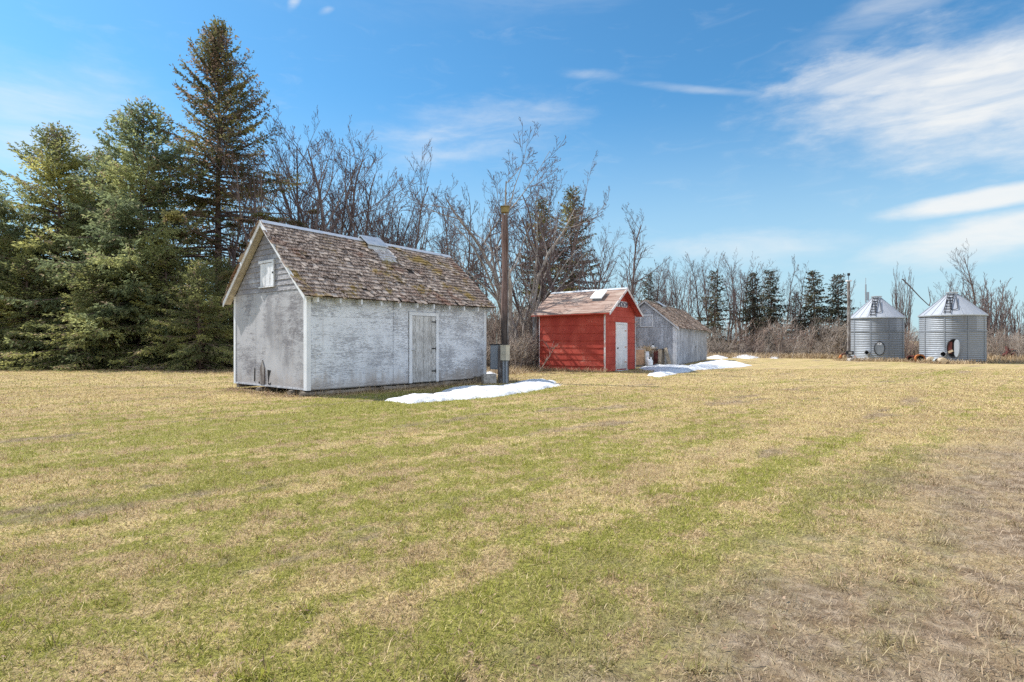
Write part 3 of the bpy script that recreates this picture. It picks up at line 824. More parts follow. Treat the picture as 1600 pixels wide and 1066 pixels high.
def rbox(mb, x0, x1, y0, y1, za, zb):
    p = [rot(x0, y0), rot(x1, y0), rot(x1, y1), rot(x0, y1)]
    mb.hexa([(x, y, za) for x, y in p] + [(x, y, zb) for x, y in p])
b = MB(); rbox(b, -.48, -.17, -.14, .10, .40, 1.16); gb = b.build('panel_box', M['grey_box'], up)
b = MB(); rbox(b, -.50, -.15, -.17, .12, 1.161, 1.185); b.build('box_lid', M['dark_metal'], gb)
b = MB(); rbox(b, -.46, -.19, -.152, -.1405, .44, 1.12); b.build('box_door', M['grey_box'], gb)
b = MB(); rbox(b, -.10, .12, -.22, -.165, .0, 1.12); b.build('backing_post', M['old_post'], up)
b = MB(); rbox(b, .13, .35, -.36, -.185, .70, 1.14); mb_ = b.build('meter_box', M['tan_box'], up)
b = MB(); rbox(b, .115, .365, -.375, -.17, 1.141, 1.16); b.build('box_lid', M['tan_box'], mb_)
for xo in (.18, .29):
    x_, y_ = rot(xo, -.27); b = MB(); b.tube([(x_, y_, 0), (x_, y_, .70)], .034, 8); b.build('conduit', M['grey_box'], up)
b = MB(); x_, y_ = rot(-.33, -.02); b.tube([(x_, y_, 1.186), (x_ + .01, y_, 1.52)], .012, 6); b.build('whip_rod', M['tan_box'], up)

def prop(name, label, cat, loc, rz=0.0, group=None): return thing(name, label, cat, loc, rz, group)

# concrete blocks beside the shed corner
bx, by = G(764, 599)
for i, (dx, dy, s, hh, lab) in enumerate(((0, 0, .20, .27, 'grey concrete block standing at the foot of the meter boxes'), (-.32, .12, .13, .20, 'brown stained block against the far corner of the white shed'))):
    o = prop('concrete_block', lab, 'block', (bx + dx, by + dy, 0), R(20 + 25 * i))
    b = MB(); b.box(-s, s, -s * .6, s * .6, 0, hh); b.build('block', M['concrete'] if i == 0 else M['old_wood'], o)
    b = MB(); b.box(-s + .03, s - .03, -s * .6 + .03, s * .6 - .03, hh - .002, hh + .012); b.build('cap', M['concrete'], o)

# old dark post behind the red shed's back corner
x_, y_ = P(837.5, 25.6)
o = prop('wooden_post', 'thick dark grey post standing at the back corner of the red shed', 'post', (x_, y_, 0))
b = MB(); b.tube([(0.01 * math.sin(i * 2), 0, i * 2.36 / 8) for i in range(9)], [.145 - .01 * i / 8 for i in range(9)], 12); b.build('post', M['old_post'], o)
b = MB(); b.box(.08, .24, -.16, .02, 1.28, 1.52); b.build('switch_box', M['black'], o)
b = MB(); b.tube([(-.13, -.07, 0), (-.13, -.07, 2.3)], .012, 6); b.build('wire', M['metal'], o)

# ------------------------------------------------------------------ junk beside the grey shed
def gl(x, y): return world_of(GS_O, GS_A, x, y)
o = prop('plywood_crate', 'brown plywood crate half hidden behind the red shed corner', 'crate', (*P(996, 28.6), 0), R(20))
b = MB(); b.box(-.28, .28, -.25, .25, .10, .86); b.build('box', M['plywood'], o)
for (x0, x1) in ((-.295, -.24), (.24, .295)):
    b = MB(); b.box(x0, x1, -.275, -.251, .06, .88); b.build('cleat', M['bare_wood'], o)
b = MB(); b.box(-.30, .30, -.27, .27, .861, .885); b.build('lid', M['grey_board'], o)
b = MB(); b.box(-.26, .26, -.22, .22, 0, .099); b.build('base', M['old_wood'], o)
o = prop('white_drum', 'pale drum with a heap of straw on its top, beside the crate', 'drum', (*P(1006.5, 28.9), 0))
b = MB(); b.lathe([(.0, 0), (.24, 0), (.25, .02), (.25, .25), (.262, .27), (.25, .29), (.25, .55), (.262, .57), (.25, .59), (.25, .74), (.24, .76), (0, .76)], 20); b.build('body', M['sign_white'], o, True)
V, T = blades(900, rng.normal(0.05, .22, 900), rng.normal(0, .16, 900), (.10, .30), (.006, .014), (.4, 1.6), rng, np.abs(rng.normal(.80, .07, 900)))
so = np_obj('straw_heap', V, T, M['dry_grass']); setp(so, 'loose heap of orange straw lying on the pale drum', 'straw', kind='stuff'); so.location = (*P(1008, 28.9), 0)
o = prop('propane_tank', 'small white propane tank on the ground in front of the grey shed', 'gas tank', (*P(1015, 28.2), 0), R(30))
b = MB(); b.lathe([(0, .04), (.09, .045), (.14, .075), (.157, .12), (.157, .30), (.14, .345), (.09, .375), (0, .385)], 24); b.build('body', M['white_plastic'], o, True)
b = MB(); b.lathe([(.11, .0), (.115, .0), (.115, .07), (.11, .07)], 20); b.build('foot_ring', M['white_plastic'], o)
b = MB()
for k in range(3):
    a0 = k * 2 * math.pi / 3
    pts = [(.10 * math.cos(a0 + t), .10 * math.sin(a0 + t)) for t in (0, .35, .7, 1.05, 1.4)]
    for i in range(4): b.hexa([(pts[i][0], pts[i][1], .36), (pts[i + 1][0], pts[i + 1][1], .36), (pts[i + 1][0] * 1.06, pts[i + 1][1] * 1.06, .36), (pts[i][0] * 1.06, pts[i][1] * 1.06, .36), (pts[i][0], pts[i][1], .48), (pts[i + 1][0], pts[i + 1][1], .48), (pts[i + 1][0] * 1.06, pts[i + 1][1] * 1.06, .48), (pts[i][0] * 1.06, pts[i][1] * 1.06, .48)])
b.build('collar', M['white_plastic'], o)
b = MB(); b.tube([(0, 0, .38), (0, 0, .45)], .022, 8); b.tube([(-.03, 0, .45), (.03, 0, .45)], .018, 8); b.build('valve', M['dark_metal'], o)
tb = prop('work_table', 'dark topped rough wooden table against the grey shed gable', 'table', (*gl(-.45, 1.05), 0), GS_A)
b = MB(); b.box(-.30, .30, -.55, .42, .83, .88); b.build('table_top', M['dark_metal'], tb)
for (lx, ly) in ((-.25, -.5), (-.25, .36), (.25, -.5), (.25, .36)):
    b = MB(); b.box(lx - .04, lx + .04, ly - .04, ly + .04, 0, .829); b.build('leg', M['old_wood'], tb)
o = prop('jug', 'white jug with a black cap standing on the dark table', 'jug', (*gl(-.5, 1.02), .882))
b = MB(); b.lathe([(0, 0), (.07, 0), (.075, .02), (.075, .12), (.05, .16), (.03, .18), (.03, .19), (0, .19)], 14); b.build('body', M['white_plastic'], o, True)
b = MB(); b.lathe([(0, .191), (.04, .191), (.04, .26), (0, .27)], 12); b.build('cap', M['black'], o)
labs = ('wide grey board standing upright in front of the dark table', 'reddish brown board standing behind the wide grey one', 'grey plank standing at the near end of the table',
        'pale plank leaning outward against the grey shed wall', 'short weathered board at the foot of the leaning planks')
for i, (yl, w, hh, ln, mt) in enumerate(((1.12, .23, .84, .05, 'old_wood'), (.80, .22, .80, .03, 'rust_dark'), (.60, .17, .86, .06, 'bare_wood'), (.34, .17, .92, .30, 'bare_wood'), (.72, .26, .40, .1, 'old_wood'))):
    base = gl(-.86 if i != 3 else -.55, yl)
    o = prop('plank', labs[i], 'plank', (*base, 0), GS_A)
    b = MB()
    if i == 3: b.plank((0, -.20, .0), (.36, .12, hh), w, .035, (0, 1, 0))
    else: b.plank((0, 0, .0), (ln, 0, hh), w, .03, (0, 1, 0))
    b.build('board', M[mt], o)
    b = MB()
    if i == 3: b.plank((-.035, -.12, .16), (-.035, -.03, .17), .05, .02, (0, 0, 1))
    else: b.plank((-.024, -w * .4, hh * .3), (-.024, w * .4, hh * .3), .05, .016, (0, 0, 1))
    b.build('cleat', M[mt], o)

# ------------------------------------------------------------------ grain bins
def grain_bin(label, cx, cy, Rb, he, ha, door_open, face):
    t = thing('grain_bin', label, 'grain bin', (cx, cy, 0), face)       # local -Y looks at the camera
    prof = []; n = int(he / .113)
    for i in range(n * 6 + 1):
        z = i / (n * 6) * he
        prof.append((Rb + .012 * math.sin(2 * math.pi * i / 6), z))
    b = MB(); b.lathe(prof, 72); b.build('wall', M['bin_wall'], t, True)
    b = MB()
    for k in range(9):
        a = k * 2 * math.pi / 9 + .3; ca_, sa_ = math.cos(a), math.sin(a)
        p = Vector((ca_ * (Rb + .022), sa_ * (Rb + .022), 0)); s = Vector((-sa_, ca_, 0)) * .025; o_ = Vector((ca_, sa_, 0)) * .004
        b.hexa([p - s, p + s, p + s + o_, p - s + o_] + [q + Vector((0, 0, he * .995)) for q in (p - s, p + s, p + s + o_, p - s + o_)])
    b.build('seam_strip', M['bin_wall'], t)
    b = MB(); b.lathe([(Rb + .03, he * .655), (Rb + .036, he * .655), (Rb + .036, he * .67), (Rb + .03, he * .67)], 72); b.build('hoop', M['bin_wall'], t)
    rc = .26
    b = MB(); b.lathe([(Rb + .07, he - .05), (Rb + .07, he - .015), (rc, ha - .10)], 32); rf = b.build('roof', M['bin_roof'], t)
    b = MB()
    for k in range(20):
        a = k * 2 * math.pi / 20; ca_, sa_ = math.cos(a), math.sin(a)
        p0 = Vector((ca_ * (Rb + .06), sa_ * (Rb + .06), he - .008)); p1 = Vector((ca_ * rc, sa_ * rc, ha - .09))
        b.plank(p0 + Vector((0, 0, .012)), p1 + Vector((0, 0, .012)), .018, .018, (-sa_, ca_, 0))
    b.build('roof_rib', M['bin_roof'], rf)
    b = MB(); b.lathe([(rc + .02, ha - .13), (rc + .02, ha - .02), (rc + .06, ha - .02), (rc + .06, ha + .02), (0, ha + .06)], 28); b.build('roof_cap', M['metal'], rf)
    b = MB(); b.lathe([(Rb + .073, he - .075), (Rb + .082, he - .075), (Rb + .082, he - .01), (Rb + .073, he - .01)], 48); b.build('eave_ring', M['metal'], rf)
    # ladder up the roof
    slope = Vector((rc - Rb - .09, 0, ha - .09 - he)); b = MB()
    th = R(-98) if True else 0
    er = Vector((math.cos(th), math.sin(th), 0)); es = Vector((-math.sin(th), math.cos(th), 0))
    def rp(t_, side, up_=.075): return er * (Rb + .06 + (rc - Rb - .06) * t_) + Vector((0, 0, he + (ha - .1 - he) * t_ + up_)) + es * side
    for sd in (-.15, .15): b.tube([rp(.0, sd), rp(.97, sd)], .020, 6)
    for k in range(7): b.tube([rp(.06 + k * .14, -.15), rp(.06 + k * .14, .15)], .026, 6)
    b.build('roof_ladder', M['dark_metal'], rf)
    th2 = R(-86); er = Vector((math.cos(th2), math.sin(th2), 0)); es = Vector((-math.sin(th2), math.cos(th2), 0))
    b = MB(); pts = [rp(.80, -.16, .07), rp(.30, -.17, .07)] + [rp(.22 - .05 * math.sin(q * math.pi / 6), -.17 + .34 * q / 6, .07) for q in range(7)] + [rp(.30, .17, .07), rp(.80, .16, .07)]
    b.tube(pts, .020, 6); b.build('roof_hatch_rim', M['dark_metal'], rf)
    # door
    thd = R(-84) if not door_open else R(-88)
    ed = Vector((math.cos(thd), math.sin(thd), 0)); es = Vector((-math.sin(thd), math.cos(thd), 0)); zc = .80 if not door_open else .86
    def oval(r1, r2, k, n=28): return es * (r1 * math.cos(2 * math.pi * k / n)) + Vector((0, 0, zc + r2 * math.sin(2 * math.pi * k / n)))
    def plate(name, r1, r2, d0, d1, mat, par):
        b = MB(); n = 28
        vs = [oval(r1, r2, k) + ed * d0 for k in range(n)] + [oval(r1, r2, k) + ed * d1 for k in range(n)]
        b.add(vs, [tuple(range(n))[::-1], tuple(range(n, 2 * n))] + [(k, (k + 1) % n, n + (k + 1) % n, n + k) for k in range(n)])
        return b.build(name, mat, par)
    rw, rh = (.27, .42) if not door_open else (.27, .50)
    b = MB(); b.tube([oval(rw + .01, rh + .01, k) + ed * (Rb + .03) for k in range(29)], .030, 6, False); b.build('door_rim', M['dark_metal'], t)
    if not door_open:
        dd = plate('door', rw, rh, Rb - .06, Rb + .045, M['grey_box'], t)
        b = MB(); c0 = ed * (Rb + .052) + Vector((0, 0, 1.10)); b.plank(c0 - es * .11, c0 + es * .11, .15, .008, (0, 0, 1)); b.build('label_plate', M['sign_white'], dd)
        b = MB(); c0 = ed * (Rb + .057) + Vector((0, 0, 1.09))
        b.add([c0 - es * .045, c0 + es * .045, c0 + Vector((0, 0, .065))], [(0, 1, 2)]); b.build('warning_mark', M['black'], dd)
    else:
        plate('doorway', rw, rh, Rb - .10, Rb + .019, M['black'], t)
        b = MB(); c0 = ed * (Rb + .03) - es * .15 + Vector((0, 0, .90)); b.plank(c0 - Vector((0, 0, .36)), c0 + Vector((0, 0, .34)), .20, .02, es); b.build('inner_door', M['rust_dark'], t)
        b = MB(); c0 = ed * (Rb + .045) - es * .12 + Vector((0, 0, .62)); b.plank(c0 - es * .12, c0 + es * .10 + Vector((0, 0, .12)), .12, .02, (0, 0, 1)); b.build('latch_board', M['log_end'], t)
        # the lid swings open to the right, seen nearly edge on
        q0 = es * rw + ed * (Rb + .02); sw = (es * .16 + ed * .99).normalized()
        b = MB(); n = 24; nn = sw.cross(Vector((0, 0, 1)))
        c1 = q0 - es * .26 + sw * .02
        lid = lambda k, d_: c1 + (es * .93 + ed * .30).normalized() * .0 + es * (.17 + .12 * math.cos(2 * math.pi * k / n)) + ed * (.10 - .0 + .16 * math.cos(2 * math.pi * k / n)) + Vector((0, 0, zc + .50 * math.sin(2 * math.pi * k / n))) + nn * d_
        b.add([lid(k, 0) for k in range(n)] + [lid(k, .05) for k in range(n)], [tuple(range(n))[::-1], tuple(range(n, 2 * n))] + [(k, (k + 1) % n, n + (k + 1) % n, n + k) for k in range(n)])
        b.build('door', M['grey_box'], t)
    # unloading spout
    ths = R(-108 if not door_open else -103); e = Vector((math.cos(ths), math.sin(ths), 0)); zs = .52
    Mx = Matrix.Rotation(ths, 3, 'Z') @ Matrix.Rotation(R(90), 3, 'Y')
    b = MB(); b.lathe([(.13, Rb - .05), (.13, Rb + .20), (.145, Rb + .20), (.145, Rb - .05)], 18, (0, 0, zs), Mx); sp = b.build('spout', M['metal'], t)
    b = MB(); b.lathe([(0, Rb + .03), (.128, Rb + .03)], 18, (0, 0, zs), Mx); b.build('spout_dark', M['black'], sp)
    return t
bl = P(1369.5, 38.6); br = P(1487.5, 34.2)
tL = grain_bin('galvanised grain bin with closed oval door, farther back beside a grey pole', bl[0], bl[1], 1.56, 2.86, 4.28, False, math.atan2(-bl[0], bl[1]))
tR = grain_bin('galvanised grain bin with open round door and dark opening, nearer of the pair', br[0], br[1], 1.60, 2.82, 4.18, True, math.atan2(-br[0], br[1]))
# slim stack with a bracket box beside the cap of the left bin
b = MB(); b.tube([(-.62, .2, 3.9), (-.62, .2, 5.15)], .045, 8); b.tube([(-.62, .2, 5.15), (-.62, .2, 5.6)], .016, 6); b.build('stack_pipe', M['grey_box'], tL)
b = MB(); b.box(-.56, -.42, .13, .27, 4.05, 4.62); b.build('stack_box', M['grey_box'], tL)

# grey pole by the bins
x_, y_ = P(1326, 37.0)
o = prop('light_pole', 'slim grey wooden pole with a dark sign plate beside the grain bins', 'pole', (x_, y_, 0))
b = MB(); b.tube([(0, 0, 0), (0.02, 0, 2.6), (.0, 0, HZ(440, 37))], [.115, .10, .085], 10); b.build('pole', M['old_post'], o)
b = MB(); b.tube([(0, 0, HZ(440, 37)), (0, 0, HZ(431, 37))], .02, 6); b.box(-.06, .06, -.06, .06, HZ(431, 37), HZ(427, 37)); b.build('insulator', M['dark_metal'], o)
b = MB(); b.box(-.14, .14, -.12, .12, HZ(440, 37) + .001, HZ(438, 37)); b.build('cap', M['sign_white'], o)
b = MB(); b.box(-.27, .24, -.17, -.12, HZ(554, 36.9), HZ(548.5, 36.9)); b.build('sign_plate', M['dark_metal'], o)
b = MB(); b.box(-.12, .12, -.185, -.1705, HZ(553, 36.9), HZ(549.8, 36.9)); b.build('plate_face', M['concrete'], o)
o = prop('concrete_block', 'broken pale concrete footing at the foot of the grey pole', 'block', (x_ - .02, y_ - .45, 0), R(15))
b = MB(); b.hexa([(-.34, -.2, 0), (.34, -.22, 0), (.36, .2, 0), (-.32, .2, 0), (-.25, -.15, .19), (.20, -.17, .24), (.24, .14, .22), (-.24, .14, .17)]); b.build('block', M['concrete'], o)
b = MB(); b.plank((.1, -.1, .23), (.14, -.05, .34), .03, .03, (1, 0, 0)); b.build('anchor_bolt', M['rust'], o)
o = prop('rusty_pipe', 'bent rusty pipe lying behind the grey pole footing', 'pipe', (x_, y_ + .2, 0))
b = MB(); b.tube([(-.42, 0, .12), (-.30, 0, .42), (-.12, -.02, .46), (.15, -.1, .30), (.45, -.2, .03)], .055, 8); b.build('pipe', M['rust_dark'], o)
b = MB(); b.tube([(-.47, 0, .14), (-.37, 0, .35)], .085, 8); b.build('flange', M['rust'], o)

# barrels and logs in front of the bins
def barrel(label, loc, r, ln, mat, yaw, tilt=0):
    o = prop('steel_barrel', label, 'barrel', (*loc, r), yaw)
    Mx = Matrix.Rotation(R(90), 3, 'Y')
    b = MB(); b.lathe([(r * .72, -ln / 2), (r * .98, -ln / 2), (r, -ln / 2 + .01), (r, -ln * .17), (r * 1.04, -ln * .15), (r, -ln * .13), (r, ln * .13), (r * 1.04, ln * .15), (r, ln * .17), (r, ln / 2), (0, ln / 2)], 24, (0, 0, 0), Mx); b.build('body', mat, o, False)
    b = MB(); b.lathe([(0, -ln / 2 + .08), (r * .97, -ln / 2 + .08)], 20, (0, 0, 0), Mx); b.build('dark_inside', M['black'], o)
    b = MB(); b.lathe([(r * .98, -ln / 2 - .01), (r * 1.05, -ln / 2 - .01), (r * 1.05, -ln / 2 + .03), (r, -ln / 2 + .03)], 24, (0, 0, 0), Mx); b.build('rim', mat, o)
    return o
barrel('orange rusted open barrel lying between the two grain bins', P(1437, 34.2), .24, .62, M['rust'], R(62))
barrel('dark rusted barrel lying just behind the orange one', P(1425.5, 35.0), .20, .5, M['rust_dark'], R(30))
for lab, u, d, r, ln, mt, yaw in (('pale sawn log with its end facing the lawn, beside the orange barrel', 1454, 33.2, .19, .55, 'log_end', 62), ('pale sawn log at the foot of the open bin door', 1472, 32.1, .18, .5, 'log_end', 70)):
    o = prop('cut_log', lab, 'log', (*P(u, d), r), R(yaw)); Mx = Matrix.Rotation(R(90), 3, 'Y')
    b = MB(); b.lathe([(r * .93, -ln / 2), (r * 1.02, -ln * .1), (r * .97, ln / 2)], 14, (0, 0, 0), Mx); b.build('bark', M['bare_wood'], o, True)
    b = MB(); b.lathe([(0, -ln / 2 - .012), (r * .55, -ln / 2 - .010), (r * .94, -ln / 2)], 14, (0, 0, 0), Mx); b.build('cut_end', M[mt], o)
o = prop('plastic_pail', 'pale blue pail lying between the two sawn logs', 'pail', (*P(1463, 32.6), .15), R(75)); Mx = Matrix.Rotation(R(90), 3, 'Y')
b = MB(); b.lathe([(.0, .18), (.12, .18), (.15, -.18), (.16, -.18), (.16, -.15)], 16, (0, 0, 0), Mx); b.build('body', M['pale_blue'], o, True)
b = MB(); b.tube([(-.17, .15 * math.cos(q), -.02 + .10 * math.sin(q)) for q in (0, .6, 1.2, 1.8, 2.4, 3.14)], .007, 5); b.build('handle', M['metal'], o)
# rusted implement in the brush at the right
x_, y_ = P(1574, 36.5)
o = prop('farm_implement', 'dark red rusted farm implement standing in the brush at the right', 'farm implement', (x_, y_, 0), R(20))
b = MB(); b.plank((-.55, 0, .35), (.5, 0, .72), .16, .10, (0, 1, 0)); b.plank((.0, 0, .55), (.1, .1, .95), .14, .14, (1, 0, 0)); b.build('frame', M['rust_dark'], o)
b = MB(); b.tube([(.25, -.1, .62), (.78, -.1, .66)], .05, 8); b.tube([(.70, -.3, .66), (.70, .3, .66)], .03, 6); b.build('drawbar', M['dark_metal'], o)
for xx in (-.35, .3):
    b = MB(); b.lathe([(.26, -.03), (.30, -.03), (.30, .03), (.26, .03), (.26, -.03)], 20, (xx, -.28, .30), Matrix.Rotation(R(90), 3, 'X'))
    for k in range(5): a = k * 1.2566; b.tube([(xx, -.28, .30), (xx + .27 * math.cos(a), -.28, .30 + .27 * math.sin(a))], .014, 5)
    b.build('wheel', M['rust_dark'], o)

# ------------------------------------------------------------------ snow patches
def snow(name, label, poly, hmax, cell=.06, seed=0, group=None):
    W = [G(*p) for p in poly]; xs_ = [p[0] for p in W]; ys_ = [p[1] for p in W]
    mx, my = sum(xs_) / len(W), sum(ys_) / len(W)
    x0, x1, y0, y1 = min(xs_) - .2, max(xs_) + .2, min(ys_) - .2, max(ys_) + .2
    nx, ny = max(3, int((x1 - x0) / cell)), max(3, int((y1 - y0) / cell))
    X, Y = np.meshgrid(np.linspace(x0, x1, nx), np.linspace(y0, y1, ny), indexing='ij')
    inside = np.zeros_like(X, bool); dist = np.full_like(X, 1e9); n = len(W)
    for i in range(n):
        (ax, ay), (bx_, by_) = W[i], W[(i + 1) % n]
        cond = ((ay > Y) != (by_ > Y)) & (X < (bx_ - ax) * (Y - ay) / (by_ - ay + 1e-12) + ax)
        inside ^= cond
        t = np.clip(((X - ax) * (bx_ - ax) + (Y - ay) * (by_ - ay)) / ((bx_ - ax) ** 2 + (by_ - ay) ** 2 + 1e-9), 0, 1)
        dist = np.minimum(dist, np.hypot(X - ax - t * (bx_ - ax), Y - ay - t * (by_ - ay)))
    d = np.where(inside, dist, -dist)
    ph = seed * 1.7
    d = d + .06 * np.sin(X * 5 + ph + 2 * np.sin(Y * 3)) * np.sin(Y * 4.3 + ph) + .05 * np.sin(X * 13 + ph) * np.sin(Y * 11 + 3 * np.sin(X * 4)) + .03 * np.sin(X * 31 + 4 * np.sin(Y * 9)) * np.sin(Y * 27 + ph)
    Z = np.where(d > 0, hmax * (1 - np.exp(-np.maximum(d, 0) / (hmax * 2.6))), d * .5) - .002
    Z = Z + np.where(d > .04, .010 * np.sin(X * 19 + 3 * np.sin(Y * 7)) * np.sin(Y * 17 + ph) + .016 * np.sin(X * 6 + ph) * np.sin(Y * 7) + .02 * np.sin(X * 1.7 + Y * 2.3 + ph), 0)
    Z = np.maximum(Z, -.05)
    keep = Z > -.045
    V = np.stack([X - mx, Y - my, Z], -1).reshape(-1, 3)
    idx = np.arange(nx * ny).reshape(nx, ny)
    q = np.stack([idx[:-1, :-1], idx[1:, :-1], idx[1:, 1:], idx[:-1, 1:]], -1).reshape(-1, 4)
    kq = keep[:-1, :-1] | keep[1:, :-1] | keep[1:, 1:] | keep[:-1, 1:]
    q = q[kq.ravel()]
    used = np.unique(q); mp = np.zeros(nx * ny, int); mp[used] = np.arange(len(used))
    o = np_obj(name, V[used], mp[q], M['snow'], None, True); o.location = (mx, my, 0)
    return setp(o, label, 'snow', group)
snow('snow_patch', 'long white snow drift on the shaded lawn beside the white shed', [(604, 626), (640, 631), (690, 627), (750, 623), (800, 617), (850, 609), (877, 602), (868, 597), (835, 595), (806, 597), (797, 603), (770, 605), (740, 606), (712, 607), (690, 613), (660, 620), (628, 622)], .13, .045, 1)
snow('snow_patch', 'small lump of snow behind the meter boxes', [(755, 588), (770, 589), (776, 586), (772, 583), (756, 583)], .24, .09, 2)
snow('snow_patch', 'pointed snow patch in front of the grey shed junk, nearest of the two there', [(1010, 587), (1028, 589.5), (1055, 585), (1080, 581), (1092, 577), (1078, 573.5), (1050, 573), (1020, 572.5), (1000, 575), (1002, 578), (1024, 580)], .12, .10, 3)
snow('snow_patch', 'white snow bank along the long side of the grey shed', [(1062, 578), (1100, 578), (1140, 575), (1165, 573), (1173, 571.5), (1150, 569), (1120, 567), (1104, 567), (1088, 570), (1070, 574)], .34, .12, 4)
for i, (lab, pl) in enumerate((('thin snow strip under the far brush, nearest the grey shed', [(1102, 560), (1125, 561), (1140, 559.6), (1120, 558), (1103, 557.5)]), ('thin snow strip under the far brush, middle of the three', [(1142, 559.5), (1170, 560.6), (1192, 559.4), (1175, 557.6), (1146, 557.2)]),
                           ('short snow heap under the far brush beside pale saplings', [(1198, 559.4), (1212, 560.6), (1223, 559.4), (1215, 557), (1202, 557)]))):
    snow('snow_patch', lab, pl, .3, .16, 5 + i)

# ------------------------------------------------------------------ trees
def fast_tubes(segs, sides):
    """segs: list of (pts, radii) with equal treatment; returns V, quads"""
    V, Q, off = [], [], 0
    ang = np.arange(sides) * 2 * math.pi / sides
    ca_, sa_ = np.cos(ang), np.sin(ang)
    for pts, rad in segs:
        p = np.asarray(pts); n = len(p)
        d = np.empty_like(p); d[1:-1] = p[2:] - p[:-2]; d[0] = p[1] - p[0]; d[-1] = p[-1] - p[-2]
        d /= np.linalg.norm(d, axis=1, keepdims=True) + 1e-9
        ref = np.array([1., 0, 0]) if abs(d[0][0]) < .7 else np.array([0, 1., 0])
        a = np.cross(d, ref); a /= np.linalg.norm(a, axis=1, keepdims=True) + 1e-9
        bb = np.cross(d, a)
        r = np.asarray(rad)[:, None, None]
        V.append((p[:, None, :] + r * (a[:, None, :] * ca_[None, :, None] + bb[:, None, :] * sa_[None, :, None])).reshape(-1, 3))
        i = np.arange(n - 1)[:, None] * sides + np.arange(sides)[None, :]
        j = np.arange(n - 1)[:, None] * sides + ((np.arange(sides) + 1) % sides)[None, :]
        Q.append(np.stack([i, j, j + sides, i + sides], -1).reshape(-1, 4) + off); off += n * sides
    return np.concatenate(V), np.concatenate(Q)

def rot_dir(d, ang, az):
    d = d / (np.linalg.norm(d) + 1e-9)
    ref = np.array([0, 0, 1.]) if abs(d[2]) < .95 else np.array([1., 0, 0])
    a = np.cross(d, ref); a /= np.linalg.norm(a); b_ = np.cross(d, a)
    return d * math.cos(ang) + (a * math.cos(az) + b_ * math.sin(az)) * math.sin(ang)

def bare_tree(name, label, cat, group, seed, stems, h, r0, nch, ang, ratio, tropism, wob, rmin, mats, first=.3, lvls=4, hide=False):
    q = random.Random(seed); lv = {0: [], 1: [], 2: [], 3: [], 4: [], 5: []}
    def grow(p, d, L, r, lvl):
        n = max(3, int(L / (.55 if lvl < 2 else .30))) if lvl < 3 else 3
        n = min(n, 14)
        pts = [p.copy()]; rad = [r]; dirs = [d.copy()]
        for i in range(n):
            d = d + np.array([q.gauss(0, wob), q.gauss(0, wob), q.gauss(0, wob) + tropism * (1 if lvl > 0 else .3)])
            d /= np.linalg.norm(d); p = p + d * L / n
            pts.append(p.copy()); dirs.append(d.copy()); rad.append(max(rmin, r * (1 - .82 * (i + 1) / n)))
        lv[lvl].append((pts, rad))
        if lvl >= lvls: return
        k = nch[lvl]; k = max(1, int(k * q.uniform(.75, 1.25)))
        for c in range(k):
            t = first + (1 - first) * (c + q.random()) / k if lvl == 0 else .15 + .83 * (c + q.random()) / k
            i = min(n - 1, int(t * n)); f_ = t * n - i
            pp = pts[i] * (1 - f_) + pts[i + 1] * f_
            cl = L * ratio[lvl] * q.uniform(.6, 1.2) * (1.1 - .6 * t)
            cr = max(rmin, min(rad[i] * .62, cl * .022 if lvl > 0 else rad[i] * .55))
            grow(pp, rot_dir(dirs[i], R(q.uniform(*ang)), q.uniform(0, 6.283)), cl, cr, lvl + 1)
    for s in range(stems):
        az = s * 6.283 / max(1, stems) + q.uniform(-.5, .5); tl = q.uniform(.06, .22) if stems > 1 else q.uniform(0, .05)
        grow(np.array([.18 * math.cos(az) * (stems > 1), .18 * math.sin(az) * (stems > 1), -.05]), np.array([math.sin(tl) * math.cos(az), math.sin(tl) * math.sin(az), math.cos(tl)]), h * q.uniform(.8, 1.0), r0 * q.uniform(.75, 1.0), 0)
    t = thing(name, label, cat, (0, -50, 0), 0, group)
    V, Q = fast_tubes(lv[0], 8); V2, Q2 = fast_tubes(lv[1], 5)
    np_obj('trunk', np.concatenate([V, V2]), np.concatenate([Q, Q2 + len(V)]), M[mats[0]], t, True)
    hi = lv[2]; lo = lv[3] + lv[4] + lv[5]
    Va, Qa = fast_tubes(hi, 4)
    if lo:
        Vb, Qb = fast_tubes(lo, 3); Va, Qa = np.concatenate([Va, Vb]), np.concatenate([Qa, Qb + len(Va)])
    np_obj('crown', Va, Qa, M[mats[1]], t)
    return t

BT = {}
GB = 'bare trees of the shelter belt'
def mk(key, *a, **k): BT[key] = bare_tree('bare_tree', 'x', 'tree', GB, *a, **k)
mk('poplar', 101, 1, 10, .15, (13, 6, 5, 2), (25, 50), (.44, .50, .50, .5), .15, .07, .0065, ('bark_bare', 'twig'), first=.32)
mk('poplar2', 102, 1, 10, .13, (11, 7, 5, 2), (28, 58), (.46, .50, .50, .5), .12, .09, .0065, ('bark_bare', 'twig'), first=.25)
mk('multi', 103, 3, 10, .13, (8, 6, 5, 2), (25, 52), (.48, .50, .5, .5), .12, .085, .0065, ('bark_bare', 'twig'), first=.28)
mk('multi2', 104, 4, 10, .11, (7, 6, 5, 2), (22, 50), (.46, .50, .5, .5), .13, .08, .0065, ('bark_bare', 'twig'), first=.30)
mk('broad', 105, 3, 8, .15, (7, 7, 5, 4), (30, 62), (.62, .52, .5, .5), .10, .10, .0075, ('bark_pale', 'twig'), first=.22)
mk('broad2', 106, 2, 8, .15, (8, 7, 5, 3), (32, 66), (.58, .52, .5, .5), .09, .11, .0065, ('bark_bare', 'twig'), first=.2)
mk('slim', 107, 1, 10, .075, (18, 4, 3), (18, 38), (.20, .45, .5), .20, .055, .008, ('bark_bare', 'twig'), first=.2, lvls=3)
